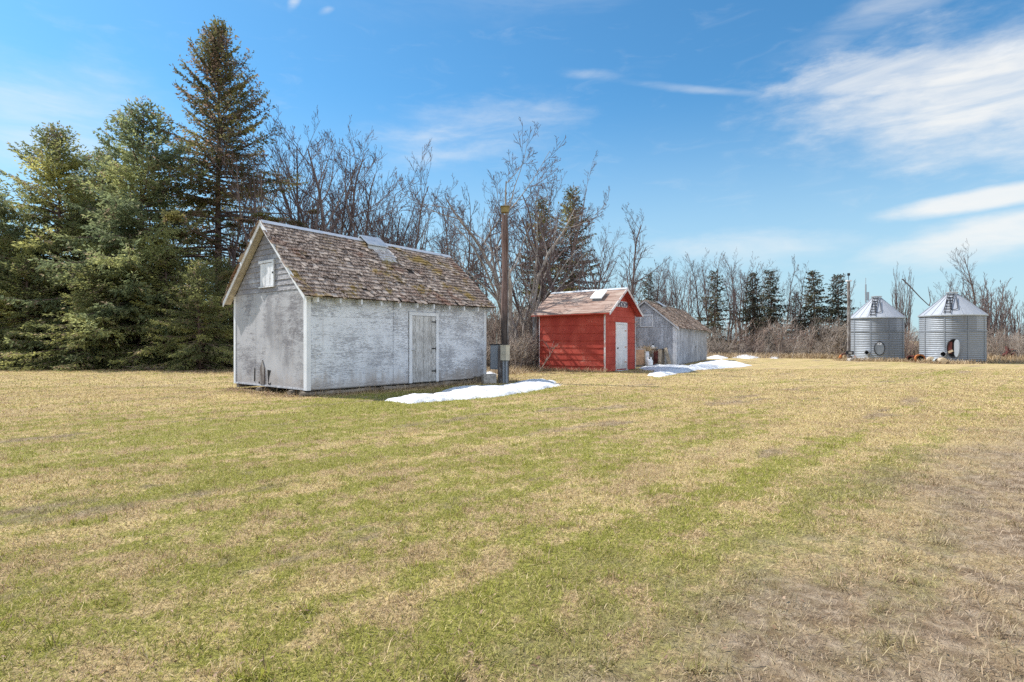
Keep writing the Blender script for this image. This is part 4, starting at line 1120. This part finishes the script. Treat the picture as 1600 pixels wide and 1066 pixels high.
mk('clump', 108, 7, 8, .085, (11, 4, 3), (18, 40), (.24, .45, .5), .20, .06, .008, ('bark_bare', 'twig'), first=.2, lvls=3)
mk('sapling', 109, 1, 3, .03, (8, 4, 2), (25, 55), (.42, .5, .5), .10, .10, .006, ('bark_pale', 'twig_pale'), first=.3, lvls=3)
BH = {'poplar': 10, 'poplar2': 10, 'multi': 10, 'multi2': 10, 'broad': 9, 'broad2': 9, 'slim': 10, 'clump': 8, 'sapling': 3}
def top_of(t):
    return max(np.array([v.co.z for v in c.data.vertices]).max() for c in t.children)
for k_ in BT: BH[k_] = top_of(BT[k_]) * .97
used = set()
def plant(src_dict, key, u, d, h, h0, label, group, wscale=1.0, az=None, tilt=(0, 0), cat=None):
    s = h / h0; loc = (*P(u, d), 0); a = rnd.uniform(0, 6.28) if az is None else az
    src = src_dict[key]
    if key not in used:
        used.add(key); src.location = loc; src.rotation_euler = (tilt[0], tilt[1], a); src.scale = (s * wscale, s * wscale, s); src['label'] = label
        if group: src['group'] = group
        return src
    return copy_tree(src, loc, a, (s * wscale, s * wscale, s), label, group, tilt)

def bt(key, u, d, vtop, label, group=GB, ws_=1.0, **k): return plant(BT, key, u, d, HZ(vtop, d), BH[key], label, group, ws_, **k)
# left group, behind the white shed
LG = 'bare trees behind the white shed'; lab = 'tall leafless tree rising behind the white shed roof'
for key, u, d, v, w in (('poplar2', 470, 33, 215, .95), ('multi', 505, 36, 185, .9), ('poplar', 548, 34, 182, 1.1), ('multi2', 585, 35, 200, .9), ('poplar2', 562, 38, 235, 1.0), ('poplar', 440, 38, 195, .9), ('broad2', 520, 40, 250, .9),
                        ('multi', 610, 40, 265, .9), ('poplar', 490, 39, 225, 1.1), ('broad', 455, 36, 260, .9), ('poplar2', 535, 42, 215, 1.1), ('broad2', 570, 42, 290, .9), ('broad', 625, 42, 300, .8)):
    bt(key, u, d, v, lab, LG, w)
lab = 'smaller leafless tree above the far end of the white shed roof'
for key, u, d, v, w in (('broad2', 640, 38, 292, .85), ('multi2', 662, 41, 300, .9), ('broad', 690, 43, 330, .9), ('poplar2', 718, 37, 285, .8), ('slim', 728, 39, 300, 1.0), ('multi', 742, 42, 330, .8), ('slim', 705, 45, 350, 1)):
    bt(key, u, d, v, lab, 'smaller bare trees by the end of the white shed', w)
bt('broad', 806, 27, 240, 'broad leafless tree with heavy pale limbs behind the utility pole', None, .95, az=2.2)
bt('broad', 822, 28, 262, 'pale limbed leafless tree leaning right before the dark spruces', None, .72, az=4.6, tilt=(0, .03))
bt('multi2', 838, 29, 250, 'many stemmed leafless tree standing before the two dark spruces', None, .85)
bt('broad2', 868, 31, 268, 'leafless tree with long leaning limbs behind the red shed roof', None, 1.0)
bt('broad2', 948, 34, 335, 'leafless spreading tree above the red shed ridge', None, .8)
bt('poplar2', 968, 36, 318, 'leafless tree with side branches reaching over the lawn gap', None, 1.1)
bt('multi', 922, 38, 345, 'thin leafless tree between the spruces and the red shed ridge', None, .8)
# bare trees among the left spruces
lab = 'leafless tree with purplish twigs among the left spruces'
for key, u, d, v, w in (('multi', 395, 30, 210, .8), ('multi2', 300, 34, 235, .9), ('poplar2', 420, 31, 235, .9), ('broad2', 350, 37, 300, .9), ('multi2', 375, 34, 290, .9), ('multi', 255, 37, 260, .9)):
    bt(key, u, d, v, lab, 'bare trees among the spruces', w)
# far row
fr = random.Random(5)
lab = 'leafless poplar in the far row along the lawn edge'
row = [(985, 415), (1000, 408), (1013, 418), (1026, 404), (1040, 416), (1050, 405), (1062, 410), (1070, 398), (1084, 404), (1094, 398), (1107, 412), (1112, 392), (1120, 395), (1133, 425), (1140, 396), (1147, 410), (1161, 400), (1168, 415), (1187, 410),
       (1195, 430), (1212, 412), (1227, 404), (1238, 440), (1248, 412), (1254, 430), (1262, 440), (1290, 432), (1320, 440), (1338, 470), (975, 425), (960, 430), (940, 440), (1078, 425), (1056, 425), (1030, 425), (1155, 435), (1180, 440)]
for i, (u, v) in enumerate(row):
    key = ('slim', 'multi2', 'poplar', 'slim', 'multi', 'poplar2')[i % 6]
    bt(key, u, fr.uniform(51, 58), v, lab, GB, fr.uniform(.75, 1.05) * (1.5 if key == 'slim' else 1))
# right of the bins
lab = 'dense upright leafless clump between the two grain bins'
for u, d, v in ((1408, 44, 412), (1415, 45, 420), (1402, 46, 432)): bt('clump', u, d, v, lab, 'bare clump between the bins', .62)
bt('poplar', 1432, 46, 470, 'leaning leafless tree behind the gap between bins', None, .7, tilt=(0, .18))
bt('poplar', 1519, 41, 383, 'tallest leafless tree behind the right grain bin', None, .95)
bt('poplar2', 1476, 42, 418, 'leafless tree over the cap of the open grain bin', None, .8)
bt('broad2', 1535, 43, 432, 'leafless tree with long side limbs right of the open bin', None, .85)
lab = 'thin upright leafless tree at the right end of the lawn'
for u, d, v in ((1552, 45, 428), (1574, 46, 440), (1585, 43, 455), (1596, 47, 462), (1486, 47, 440), (1465, 47, 455), (1544, 46, 440), (1566, 43, 470), (1606, 44, 455), (1548, 42, 448), (1558, 44, 450), (1570, 43, 462), (1580, 44, 470), (1590, 46, 490), (1562, 47, 455), (1602, 45, 480), (1612, 44, 470), (1500, 46, 430)): bt('slim' if u % 4 else 'clump', u, d, v, lab, 'thin trees right of the bins', 1.2)
lab = 'pale sapling at the lawn edge near the scrap implement'
for u, d, v in ((1536, 33, 530), (1543, 33.5, 540), (1561, 33.2, 520), (1589, 34, 535), (1555, 35, 525)): bt('sapling', u, d, v, lab, 'pale saplings right of the bins')
lab = 'pale sapling in front of the far brush'
for u, d, v in ((1194, 42, 520), (1217, 42, 505), (1237, 41.5, 515), (1262, 42, 520), (1424, 36.5, 535)): bt('sapling', u, d, v, lab, 'pale saplings along the far brush')
# broken limb hanging beside the clump
o = prop('fallen_limb', 'long broken limb slanting down above the right bin roof', 'branch', (*P(1445, 44), 0))
x0 = -P(1445, 44)[0]; b = MB()
def pv(u, v, d=44): q_ = P(u, d); return (q_[0] - P(1445, 44)[0], q_[1] - 44, HZ(v, d))
b.tube([pv(1410, 436), pv(1424, 450), pv(1438, 465), pv(1452, 478)], [.048, .042, .034, .028], 6); b.build('limb', M['bark_bare'], o)
b = MB(); b.tube([pv(1452, 478), pv(1454, 470), pv(1450, 448)], [.04, .03, .012], 5); b.build('twig', M['twig'], o)

# spruces ------------------------------------------------------------
def spruce(name, label, group, seed, h, Rb, z0, nb, mats, shape=.85, droop=.25, dens=1.0, twig=1.0, nl=(.13, .24), nw=(.026, .044), lean=0, dead=0, sparse=0.0, sec_gap=.16, per_m=13, trunk_r=None, up_top=.9, hang=1.0):
    q = np.random.default_rng(seed)
    t = thing(name, label, 'tree', (0, -60, 0), 0, group)
    tr = trunk_r or h * .0135
    zz = np.linspace(-.05, h, 14)
    tp = np.stack([lean * zz / h + .05 * np.sin(zz * .9), .05 * np.cos(zz * .7), zz], 1); tp[:, 1] -= tp[0, 1]
    V, Q = fast_tubes([(tp, np.maximum(.012, tr * (1 - zz.clip(0) / h) + .01))], 9); np_obj('trunk', V, Q, M[mats[0]], t, True)
    wood, tw0, tw1 = [], [], []
    def axis(z): return np.array([np.interp(z, zz, tp[:, 0]), np.interp(z, zz, tp[:, 1]), z])
    for i in range(nb):
        f = (i + q.uniform(0, 1)) / nb
        f = f ** 1.12
        z = z0 + (h - .12 - z0) * f
        az = i * 2.399 + q.uniform(-1.1, 1.1)
        Lb = Rb * (1 - f) ** shape * q.choice([q.uniform(.45, .8), q.uniform(.75, 1.05), q.uniform(.95, 1.22)]) + .22
        if sparse and q.uniform() < sparse * (1 - f): Lb *= q.uniform(.35, .8)
        el0 = -.30 + (up_top + .30) * f ** 1.3 + q.uniform(-.12, .12)       # branches droop low down, rise near the top
        n = 7; s = np.linspace(0, 1, n)
        el = el0 + q.uniform(-.18, .18) - droop * np.sin(s * 2.4) + (.9 + q.uniform(-.3, .6)) * droop * s ** 2 * 2
        step = Lb / (n - 1)
        aw = az + np.cumsum(q.normal(0, .06, n))
        dirs = np.stack([np.cos(aw) * np.cos(el), np.sin(aw) * np.cos(el), np.sin(el)], 1)
        pts = axis(z) + np.concatenate([[[0, 0, 0]], np.cumsum(dirs[:-1] * step, 0)])
        wood.append((pts, np.maximum(.006, (.012 + .010 * Lb) * (1 - s * .9))))
        bare_part = .12 if f > .3 else .22
        if dead and f < dead: bare_part = q.uniform(.75, 1.0)
        m = max(2, int(Lb / sec_gap * dens))
        ts = np.linspace(bare_part, .985, m) + q.uniform(-.02, .02, m); ts = ts.clip(0, 1)
        base = np.stack([np.interp(ts, s, pts[:, k]) for k in range(3)], 1); dd = np.stack([np.interp(ts, s, dirs[:, k]) for k in range(3)], 1)
        side = np.cross(dd, [0, 0, 1.]); side /= np.linalg.norm(side, axis=1, keepdims=True) + 1e-9
        for sg_ in (-1, 1):
            ln = twig * (.22 + .34 * Lb * (1 - ts) ** .8 * .55 + .10) * q.uniform(.6, 1.3, m)
            ln = np.minimum(ln, 1.25)
            v = dd * q.uniform(.5, .9, m)[:, None] + side * sg_ * q.uniform(.55, 1.0, m)[:, None]
            v[:, 2] -= q.uniform(.1, .95, m) * (1 - f * .75) * hang
            v /= np.linalg.norm(v, axis=1, keepdims=True)
            tw0.append(base); tw1.append(base + v * ln[:, None])
        tw0.append(base[:-1]); tw1.append(base[1:])                         # the branch itself carries needles
    Vw, Qw = fast_tubes(wood, 4); np_obj('branch_wood', Vw, Qw, M[mats[0]], t)
    A = np.concatenate(tw0); B_ = np.concatenate(tw1); dv = B_ - A; ln = np.linalg.norm(dv, axis=1)
    cnt = np.maximum(2, (ln * per_m).astype(int)); idx = np.repeat(np.arange(len(A)), cnt); N = len(idx)
    tt = q.uniform(0, 1, N); base = A[idx] + dv[idx] * tt[:, None]
    d = dv[idx] / (ln[idx][:, None] + 1e-9)
    rv = q.normal(0, 1, (N, 3)); rv -= d * (rv * d).sum(1, keepdims=True); rv /= np.linalg.norm(rv, axis=1, keepdims=True) + 1e-9
    nd = d * q.uniform(.5, 1.0, N)[:, None] + rv * q.uniform(.35, .8, N)[:, None]; nd[:, 2] -= .12
    nd /= np.linalg.norm(nd, axis=1, keepdims=True)
    sd = np.cross(nd, q.normal(0, 1, (N, 3))); sd /= np.linalg.norm(sd, axis=1, keepdims=True) + 1e-9
    L = q.uniform(*nl, N)[:, None]; Wd = q.uniform(*nw, N)[:, None]
    p1 = base + nd * L * .45 + sd * Wd; p2 = base + nd * L * .5 - sd * Wd; tip = base + nd * L
    V = np.stack([base, p1, tip, p2], 1).reshape(-1, 3); k = np.arange(N) * 4
    Fq = np.stack([k, k + 1, k + 2, k + 3], 1)
    np_obj('crown', V, Fq, M[mats[1]], t)
    return t

SP = {}
SP['big'] = spruce('spruce_tree', 'x', None, 1, 13.0, 6.6, .2, 290, ('bark_spruce', 'needle'), shape=.80, droop=.42, twig=1.0, up_top=.95, hang=1.1)
SP['big2'] = spruce('spruce_tree', 'x', None, 2, 13.6, 6.3, .2, 280, ('bark_spruce', 'needle_blue'), shape=.78, droop=.44, twig=1.0, sparse=.2, up_top=.95, hang=1.15)
SP['loose'] = spruce('spruce_tree', 'x', None, 3, 8.5, 4.0, .1, 170, ('bark_spruce', 'needle'), shape=.70, droop=.28, dens=.85, twig=1.1, sparse=.5)
SP['tall'] = spruce('spruce_tree', 'x', None, 4, 20, 6.0, 4.5, 310, ('bark_spruce', 'needle_tall'), shape=.62, droop=.18, dens=.72, twig=1.05, sparse=.75, dead=.30, up_top=1.35, hang=.8, trunk_r=.26)
SP['mid'] = spruce('spruce_tree', 'x', None, 5, 12, 2.6, 1.0, 190, ('bark_spruce', 'needle_tall'), shape=.60, droop=.22, dens=.7, twig=1.0, sparse=.4, nl=(.13, .22), nw=(.03, .048), per_m=17)
SP['row'] = spruce('spruce_tree', 'x', None, 6, 8, 2.1, 1.1, 140, ('bark_spruce', 'needle_far'), shape=.95, droop=.30, dens=.65, twig=.9, nl=(.13, .22), nw=(.035, .055), per_m=16, sparse=.1, up_top=.35)
SP['row2'] = spruce('spruce_tree', 'x', None, 8, 8, 1.6, .9, 105, ('bark_spruce', 'needle_far'), shape=.85, droop=.26, dens=.6, twig=.8, nl=(.13, .22), nw=(.035, .055), per_m=16, sparse=.4, up_top=.5)
SH = {'big': 13.0, 'big2': 13.6, 'loose': 8.5, 'tall': 20.0, 'mid': 12.0, 'row': 8.0, 'row2': 8.0}
used2 = used
for k_ in SP: SH[k_] = top_of(SP[k_])
def sp(key, u, d, vtop, label, group=None, w=1.0, **k): return plant(SP, key, u, d, HZ(vtop, d), SH[key], label, group, w, **k)
sp('big', 92, 30.5, 192, 'dense green spruce, leftmost whose tip is in view')
sp('big2', 222, 29.0, 152, 'broad blue green spruce right of the leftmost spruce')
sp('big2', -60, 31, 225, 'dense spruce cut off at the left edge of the lawn', None, 1.0, az=1.0)
sp('tall', 340, 31, 26, 'tallest spruce with sparse ragged crown and bare lower trunk')
sp('big', 160, 33.5, 228, 'dense spruce standing between the two broad left spruces', None, .9, az=2.0)
sp('big2', -5, 28.5, 300, 'lower full spruce in front of the left edge spruces', None, 1.0, az=4.0)
sp('loose', 150, 26.8, 400, 'low skirt of a young spruce at the middle of the left group', None, 1.4, az=1.2)
sp('loose', 312, 25.5, 405, 'loose ragged spruce close behind the left corner of the white shed', None, 1.0)
sp('loose', 258, 27.5, 375, 'low bushy spruce in front of the broad blue green spruce', None, 1.15)
sp('loose', 40, 27.5, 395, 'low spreading spruce at the left end of the lawn', None, 1.35)
sp('loose', 345, 28.0, 400, 'short dark spruce hidden behind the white shed gable', None, 1.1)
sp('mid', 893, 40, 288, 'dark spruce behind the red shed, right one of the pair')
sp('mid', 846, 41, 305, 'dark spruce behind the red shed, left one of the pair')
sp('row2', 741, 44, 405, 'small brownish spruce between the white shed and the pole')
sp('row2', 1012, 52, 425, 'brown half dead spruce behind the grey shed ridge')
sp('row2', 1117, 50, 420, 'grey brown spruce just past the grey shed end', None, 1.15)
sp('row', 1176, 52, 424, 'narrow dark spruce in the far row, leftmost of the dark four', None, .9)
sp('row', 1203, 51, 420, 'dark spruce in the far row, second of the dark four', None, 1.05)
sp('row2', 1243, 53, 455, 'small thin spruce between two fuller ones in the far row', None, .9)
sp('row', 1271, 50, 421, 'full dark spruce in the far row beside the thin small one', None, 1.1)
sp('row', 1309, 50, 427, 'dark spruce in the far row nearest the grain bins', None, 1.1)

# brush ----------------------------------------------------------------
BR = {}
def mkb(key, seed, mats, h, stems):
    q = random.Random(seed); a_, b_ = [], []
    for s in range(stems):
        az = q.uniform(0, 6.28); r_ = abs(q.gauss(0, .45)); p = np.array([r_ * math.cos(az), r_ * math.sin(az), -.02]); tl = abs(q.gauss(0, .20))
        az += q.gauss(0, .8); d = np.array([math.sin(tl) * math.cos(az), math.sin(tl) * math.sin(az), math.cos(tl)]); L = h * q.uniform(.45, 1.0)
        pts = [p]; 
        for i in range(5):
            d = d + np.array([q.gauss(0, .12), q.gauss(0, .12), q.gauss(0, .08)]); d /= np.linalg.norm(d); p = p + d * L / 5; pts.append(p)
        a_.append((pts, [.014 * (1 - .75 * i / 5) + .003 for i in range(6)]))
        for c in range(q.randint(5, 9)):
            i = q.randint(1, 4); dd = rot_dir(pts[i + 1] - pts[i], R(q.uniform(20, 60)), q.uniform(0, 6.28)); l2 = L * q.uniform(.18, .45)
            p2 = pts[i] + dd * l2 * .5 + np.array([0, 0, .04]); p3 = p2 + (dd + np.array([q.gauss(0, .2), q.gauss(0, .2), .25])) * l2 * .5
            b_.append(([pts[i], p2, p3], [.007, .006, .004]))
            for e in range(3):
                d3 = rot_dir(p3 - p2, R(q.uniform(20, 60)), q.uniform(0, 6.28)); b_.append(([p2, p2 + d3 * l2 * .2, p2 + d3 * l2 * .45], [.005, .005, .0035]))
    t = thing('bare_shrub', 'x', 'shrub', (0, -70, 0))
    V, Q = fast_tubes(a_, 4); np_obj('stems', V, Q, M[mats[0]], t); V, Q = fast_tubes(b_, 3); np_obj('crown', V, Q, M[mats[1]], t)
    BR[key] = t
mkb('b1', 31, ('brush', 'brush'), 2.2, 20); mkb('b2', 32, ('brush_red', 'brush'), 2.0, 24); mkb('b3', 33, ('twig', 'brush_red'), 2.6, 18); mkb('b4', 34, ('twig_pale', 'brush'), 1.5, 24)
BRH = {'b1': 2.2, 'b2': 2.0, 'b3': 2.6, 'b4': 1.5}
bq = random.Random(9)
def brush(u0, u1, d0, d1, n, h0, h1, label, group, w=1.2):
    for i in range(n):
        u = u0 + (u1 - u0) * (i + bq.uniform(.1, .9)) / n; k = bq.choice(list(BR)); d = bq.uniform(d0, d1)
        plant(BR, k, u, d, bq.uniform(h0, h1), BRH[k], label, group, w * bq.uniform(.8, 1.2))
brush(985, 1330, 45.5, 52, 34, 1.4, 3.4, 'leafless brown brush under the far tree row', 'brush along the far row', 1.1)
brush(1105, 1330, 44, 46, 15, .7, 1.5, 'low leafless brown shrub at the edge of the far lawn', 'low shrubs along the far row', 1.3)
brush(715, 850, 27, 34, 34, 1.8, 3.2, 'leafless brush between the white shed and the red shed', 'brush between the sheds', 1.1)
brush(725, 835, 24.5, 27, 14, .9, 1.7, 'low tangle of twigs beside the utility pole', 'low brush by the pole', 1.3)
brush(850, 1000, 31, 36, 18, 1.8, 3.0, 'leafless brush behind the red shed', 'brush behind the red shed', 1.1)
brush(1395, 1440, 40, 45, 10, 1.4, 2.6, 'leafless brush in the gap between the bins', 'brush between the bins', 1.0)
brush(1545, 1640, 36.5, 43, 18, 1.0, 2.2, 'leafless brush right of the open grain bin', 'brush right of the bins', 1.2)
brush(370, 720, 27, 36, 26, 1.6, 3.0, 'leafless brush behind the white shed', 'brush behind the white shed', 1.1)
brush(-60, 372, 31, 38, 34, 1.8, 3.2, 'leafless brush under the left spruces', 'brush under the spruces', 1.2)

# dry weeds and litter, too many to count --------------------------------
def strip(pts, n, wid, lr, wr, lean, seed):
    q = np.random.default_rng(seed); P_ = np.array(pts); k = q.integers(0, len(P_) - 1, n); t = q.uniform(0, 1, n)[:, None]
    XY = P_[k] * (1 - t) + P_[k + 1] * t + q.normal(0, wid, (n, 2))
    return blades(n, XY[:, 0], XY[:, 1], lr, wr, lean, q, 0.0)
def weeds(name, label, parts_, mat, cat):
    Vs, Ts, off = [], [], 0
    for p in parts_:
        V, T = strip(*p); Vs.append(V); Ts.append(T + off); off += len(V)
    o = np_obj(name, np.concatenate(Vs), np.concatenate(Ts), mat); return setp(o, label, cat, kind='stuff')
def rl(x, y): return world_of(RS_O, RS_A, x, y)
def wl(x, y): return world_of(WS_O, WS_A, x, y)
weeds('dry_weeds', 'bent straw coloured weeds along the foot of the sheds, bins and far brush', [
    ([rl(-.22, -.1), rl(-.25, 1.0), rl(-.2, 2.2), rl(-.25, 3.3)], 1500, .09, (.08, .32), (.006, .013), (.5, 1.5), 1),
    ([rl(-.2, 3.3), P(800, 24.5), P(792, 22.5), P(775, 22)], 2600, .45, (.12, .5), (.007, .014), (.5, 1.5), 2),
    ([P(985, 44.5), P(1100, 44.0), P(1200, 43.5), P(1318, 41.5)], 9000, .55, (.15, .6), (.014, .03), (.2, 1.3), 3),
    ([P(1310, 37.5), P(1345, 36.0), P(1390, 35.7), P(1425, 35)], 2600, .25, (.1, .4), (.012, .022), (.3, 1.4), 4),
    ([P(1440, 33.2), P(1480, 32.2), P(1530, 32.8), P(1640, 33.5)], 3600, .35, (.1, .4), (.012, .022), (.3, 1.4), 5),
    ([P(1540, 36), P(1580, 36), P(1640, 37)], 2500, .8, (.2, .7), (.012, .022), (.2, 1.2), 6),
    ([gl(-.3, 2.9), gl(-1.0, 2.0), gl(-1.1, .3)], 700, .2, (.06, .22), (.007, .013), (.5, 1.5), 7),
    ([wl(-.1, .0), wl(2, -.14), wl(4, -.15), wl(6.1, -.15)], 900, .07, (.04, .12), (.005, .009), (.5, 1.5), 8),
    ([wl(-.16, -.05), wl(-.2, 1.8), wl(-.14, 3.7)], 160, .09, (.06, .22), (.005, .010), (.2, 1.3), 21),
    ([wl(.1, -.2), wl(3, -.26), wl(6.2, -.3)], 420, .12, (.08, .30), (.005, .010), (.2, 1.3), 22),
    ([P(770, 19.5), P(795, 18.0)], 800, .3, (.05, .25), (.006, .01), (.5, 1.5), 9)], M['dry_grass'], 'weeds')
weeds('leaf_litter', 'brown leaf litter and fallen needles below the shed gable and the spruces', [
    ([wl(-.15, .1), wl(-.25, 1.2), wl(-.2, 2.6), wl(-.1, 3.6)], 2600, .17, (.025, .07), (.015, .035), (1.1, 1.6), 11),
    ([P(-40, 28), P(60, 27), P(150, 27), P(230, 26), P(300, 25), P(370, 23)], 9000, .8, (.04, .14), (.02, .05), (1.2, 1.6), 12),
    ([wl(.2, -.25), wl(3, -.3), wl(5, -.3)], 700, .10, (.02, .06), (.012, .03), (1.2, 1.6), 13),
    ([P(730, 25), P(800, 24), P(840, 24)], 2200, .7, (.04, .1), (.02, .04), (1.1, 1.6), 14)], M['dead_leaf'], 'leaf litter')

q_ = np.random.default_rng(77); n_ = 1500
Yl = 1.8 + 20 * q_.uniform(0, 1, n_) ** 1.6; Xl = q_.uniform(-1, 1, n_) * Yl * .95; kk = ~in_shed(Xl, Yl); Xl, Yl = Xl[kk], Yl[kk]
V, T = blades(len(Xl), Xl, Yl, (.014, .036), (.007, .016), (1.1, 1.55), q_, np.abs(q_.normal(.012, .008, len(Xl))))
o = np_obj('fallen_leaves', V, T, M['dead_leaf']); setp(o, 'brown dead leaves scattered thinly over the mown grass', 'fallen leaves', kind='stuff')

# brown branch pile at the edge of the spruces
o = prop('branch_pile', 'low heap of brown dead branches at the edge of the left spruces', 'branches', (*P(232, 25.2), 0))
b = MB()
for i in range(46):
    a = rnd.uniform(0, 6.28); c = (rnd.gauss(0, .5), rnd.gauss(0, .2), rnd.uniform(.03, .22)); l = rnd.uniform(.3, .9)
    b.tube([(c[0] - l * math.cos(a) / 2, c[1] - l * math.sin(a) / 2, c[2] * .6), c, (c[0] + l * math.cos(a) / 2, c[1] + l * math.sin(a) / 2, c[2] * rnd.uniform(.3, 1.2))], [.016, .012, .005], 4)
b.build('branches', M['brush_red'], o)

# ------------------------------------------------------------------ sky, sun, camera
SUN_AZ = (-.93, .37); SUN_EL = R(50)
az_c = math.atan2(SUN_AZ[0], SUN_AZ[1])          # clockwise from +Y
sv = Vector((math.sin(az_c) * math.cos(SUN_EL), math.cos(az_c) * math.cos(SUN_EL), math.sin(SUN_EL)))
sun = bpy.data.lights.new('sun', 'SUN'); sun.energy = 4.7; sun.angle = R(.6); sun.color = (1, .95, .87)
so_ = bpy.data.objects.new('sun', sun); C.objects.link(so_)
so_.rotation_euler = (-sv).to_track_quat('-Z', 'Y').to_euler(); so_.location = (-20, 10, 30)

w = bpy.data.worlds.new('World'); bpy.context.scene.world = w; w.use_nodes = True
class WT(NT):
    def __init__(s, w): s.t = w.node_tree; s.n = s.t.nodes; s.l = s.t.links
t = WT(w); bg = t.n['Background']
sky = t.n.new('ShaderNodeTexSky'); sky.sky_type = 'NISHITA'; sky.sun_disc = False
sky.sun_elevation = SUN_EL; sky.sun_rotation = az_c; sky.air_density = 1.0; sky.dust_density = .6; sky.ozone_density = 1.5
gen = t.n.new('ShaderNodeTexCoord').outputs['Generated']
x = t.xyz(gen)
DEG = 57.29578
azd = t.math('MULTIPLY', t.math('ARCTAN2', x[0], x[1]), DEG)
eld = t.math('MULTIPLY', t.math('ARCSINE', x[2]), DEG)
cmb = t.n.new('ShaderNodeCombineXYZ'); t.l.new(azd, cmb.inputs[0]); t.l.new(eld, cmb.inputs[1]); ae = cmb.outputs[0]
streak = t.noise(1.0, 9, t.map(ae, (.075, .42, 1), (0, 0, R(-8)), (2.3, 1.7, 0)), .62, .6)
wisp = t.noise(1.0, 7, t.map(ae, (.16, .55, 1), (0, 0, R(6)), (7.3, 3.1, 0)), .60, .9)
edge = t.noise(1.0, 6, t.map(ae, (.16, .45, 1), (0, 0, R(-6))), .62)
def cloud(a0, e0, ra, re, tilt=0.0, amp=1.0, soft=.55, ragged=1.3, tex=.6):
    da = t.math('SUBTRACT', azd, a0); de = t.math('SUBTRACT', eld, e0); ct, st_ = math.cos(R(tilt)), math.sin(R(tilt))
    p = t.math('DIVIDE', t.math('ADD', t.math('MULTIPLY', da, ct), t.math('MULTIPLY', de, st_)), ra)
    q = t.math('DIVIDE', t.math('SUBTRACT', t.math('MULTIPLY', de, ct), t.math('MULTIPLY', da, st_)), re)
    r = t.math('SQRT', t.math('ADD', t.math('MULTIPLY', p, p), t.math('MULTIPLY', q, q)))
    r = t.math('ADD', r, t.math('MULTIPLY', t.math('SUBTRACT', edge, .5), ragged))
    m = t.step(r, 1.0 + soft * .3, 1.0 - soft)
    f = t.step(streak, .30, .66, 1 - tex, 1.0)
    return t.math('MULTIPLY', t.math('MULTIPLY', m, f), amp)
cl = [cloud(39.5, 18.4, 15.0, 5.4, -8, .90, .85, 1.5, .5), cloud(33, 21.5, 9, 2.2, -4, .7, .6, 1.6, .5), cloud(7.8, 24.8, 3.2, .50, -6, .34, .95, 1.6, .7), cloud(18.0, 22.7, 7.5, .38, -11, .32, .9, 1.7, .75),
      cloud(40.5, 10.9, 8.2, .95, 3, .90, .5, .8, .25), cloud(40.0, 7.9, 9.0, 1.9, 8, .85, .7, 1.0, .35), cloud(22.5, 8.6, 8.5, 1.7, -3, .50, .8, 1.3, .55), cloud(-4, 19.8, 11, 3.0, 8, .46, .9, 1.6, .85),
      cloud(-20.8, 29.2, 1.0, .5, 60, .5, .95, 1.5, .7), cloud(-18.0, 28.8, .9, .35, 20, .4, .95, 1.5, .7), cloud(-39, 16.5, 8, 5, 10, .42, .9, 1.4, .6), cloud(2, 31, 24, 2.0, 4, .10, .9, 1.6, .95), cloud(36, 26.5, 12, 1.6, 12, .34, .9, 1.6, .9),
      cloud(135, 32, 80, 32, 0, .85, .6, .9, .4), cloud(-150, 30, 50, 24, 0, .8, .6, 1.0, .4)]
back = t.math('MAXIMUM', cl.pop(), cl.pop())        # unseen bright cloud banks, added behind the camera to fill the shaded walls
tot = cl[0]
for c in cl[1:]: tot = t.math('MAXIMUM', tot, c)
veil = t.math('MULTIPLY', t.step(wisp, .52, .80), .10)
low = t.math('MULTIPLY', t.step(eld, 24.0, .5), .80)
tot = t.math('MAXIMUM', tot, t.math('ADD', veil, 0.0))
hs = t.n.new('ShaderNodeHueSaturation'); hs.inputs['Saturation'].default_value = 1.05; hs.inputs['Value'].default_value = 1.0; t.l.new(sky.outputs[0], hs.inputs['Color'])
SKYM = 1.0
base = t.mix(1.0, hs.outputs[0], (SKYM * .36, SKYM * .70, SKYM * .82), 'MULTIPLY')
base = t.mix(low, base, (2.75, 3.65, 4.15))
c = t.mix(tot, base, (4.55, 4.55, 4.45))
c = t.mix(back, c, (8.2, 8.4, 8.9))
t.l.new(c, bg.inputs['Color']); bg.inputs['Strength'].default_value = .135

cam = bpy.data.cameras.new('camera'); co = bpy.data.objects.new('camera', cam); C.objects.link(co)
cam.sensor_width = 36; cam.lens = F / 1600 * 36; cam.clip_end = 8000; cam.clip_start = .05
co.location = (0, 0, CH); co.rotation_euler = (R(90), 0, 0)
sc = bpy.context.scene; sc.camera = co
sc.view_settings.view_transform = 'Standard'; sc.view_settings.look = 'None'; sc.view_settings.gamma = 1; sc.view_settings.exposure = 0.65
sc.view_settings.use_curve_mapping = False
sc.cycles.max_bounces = 6; sc.cycles.diffuse_bounces = 3; sc.cycles.transparent_max_bounces = 4
sc.cycles.use_denoising = False
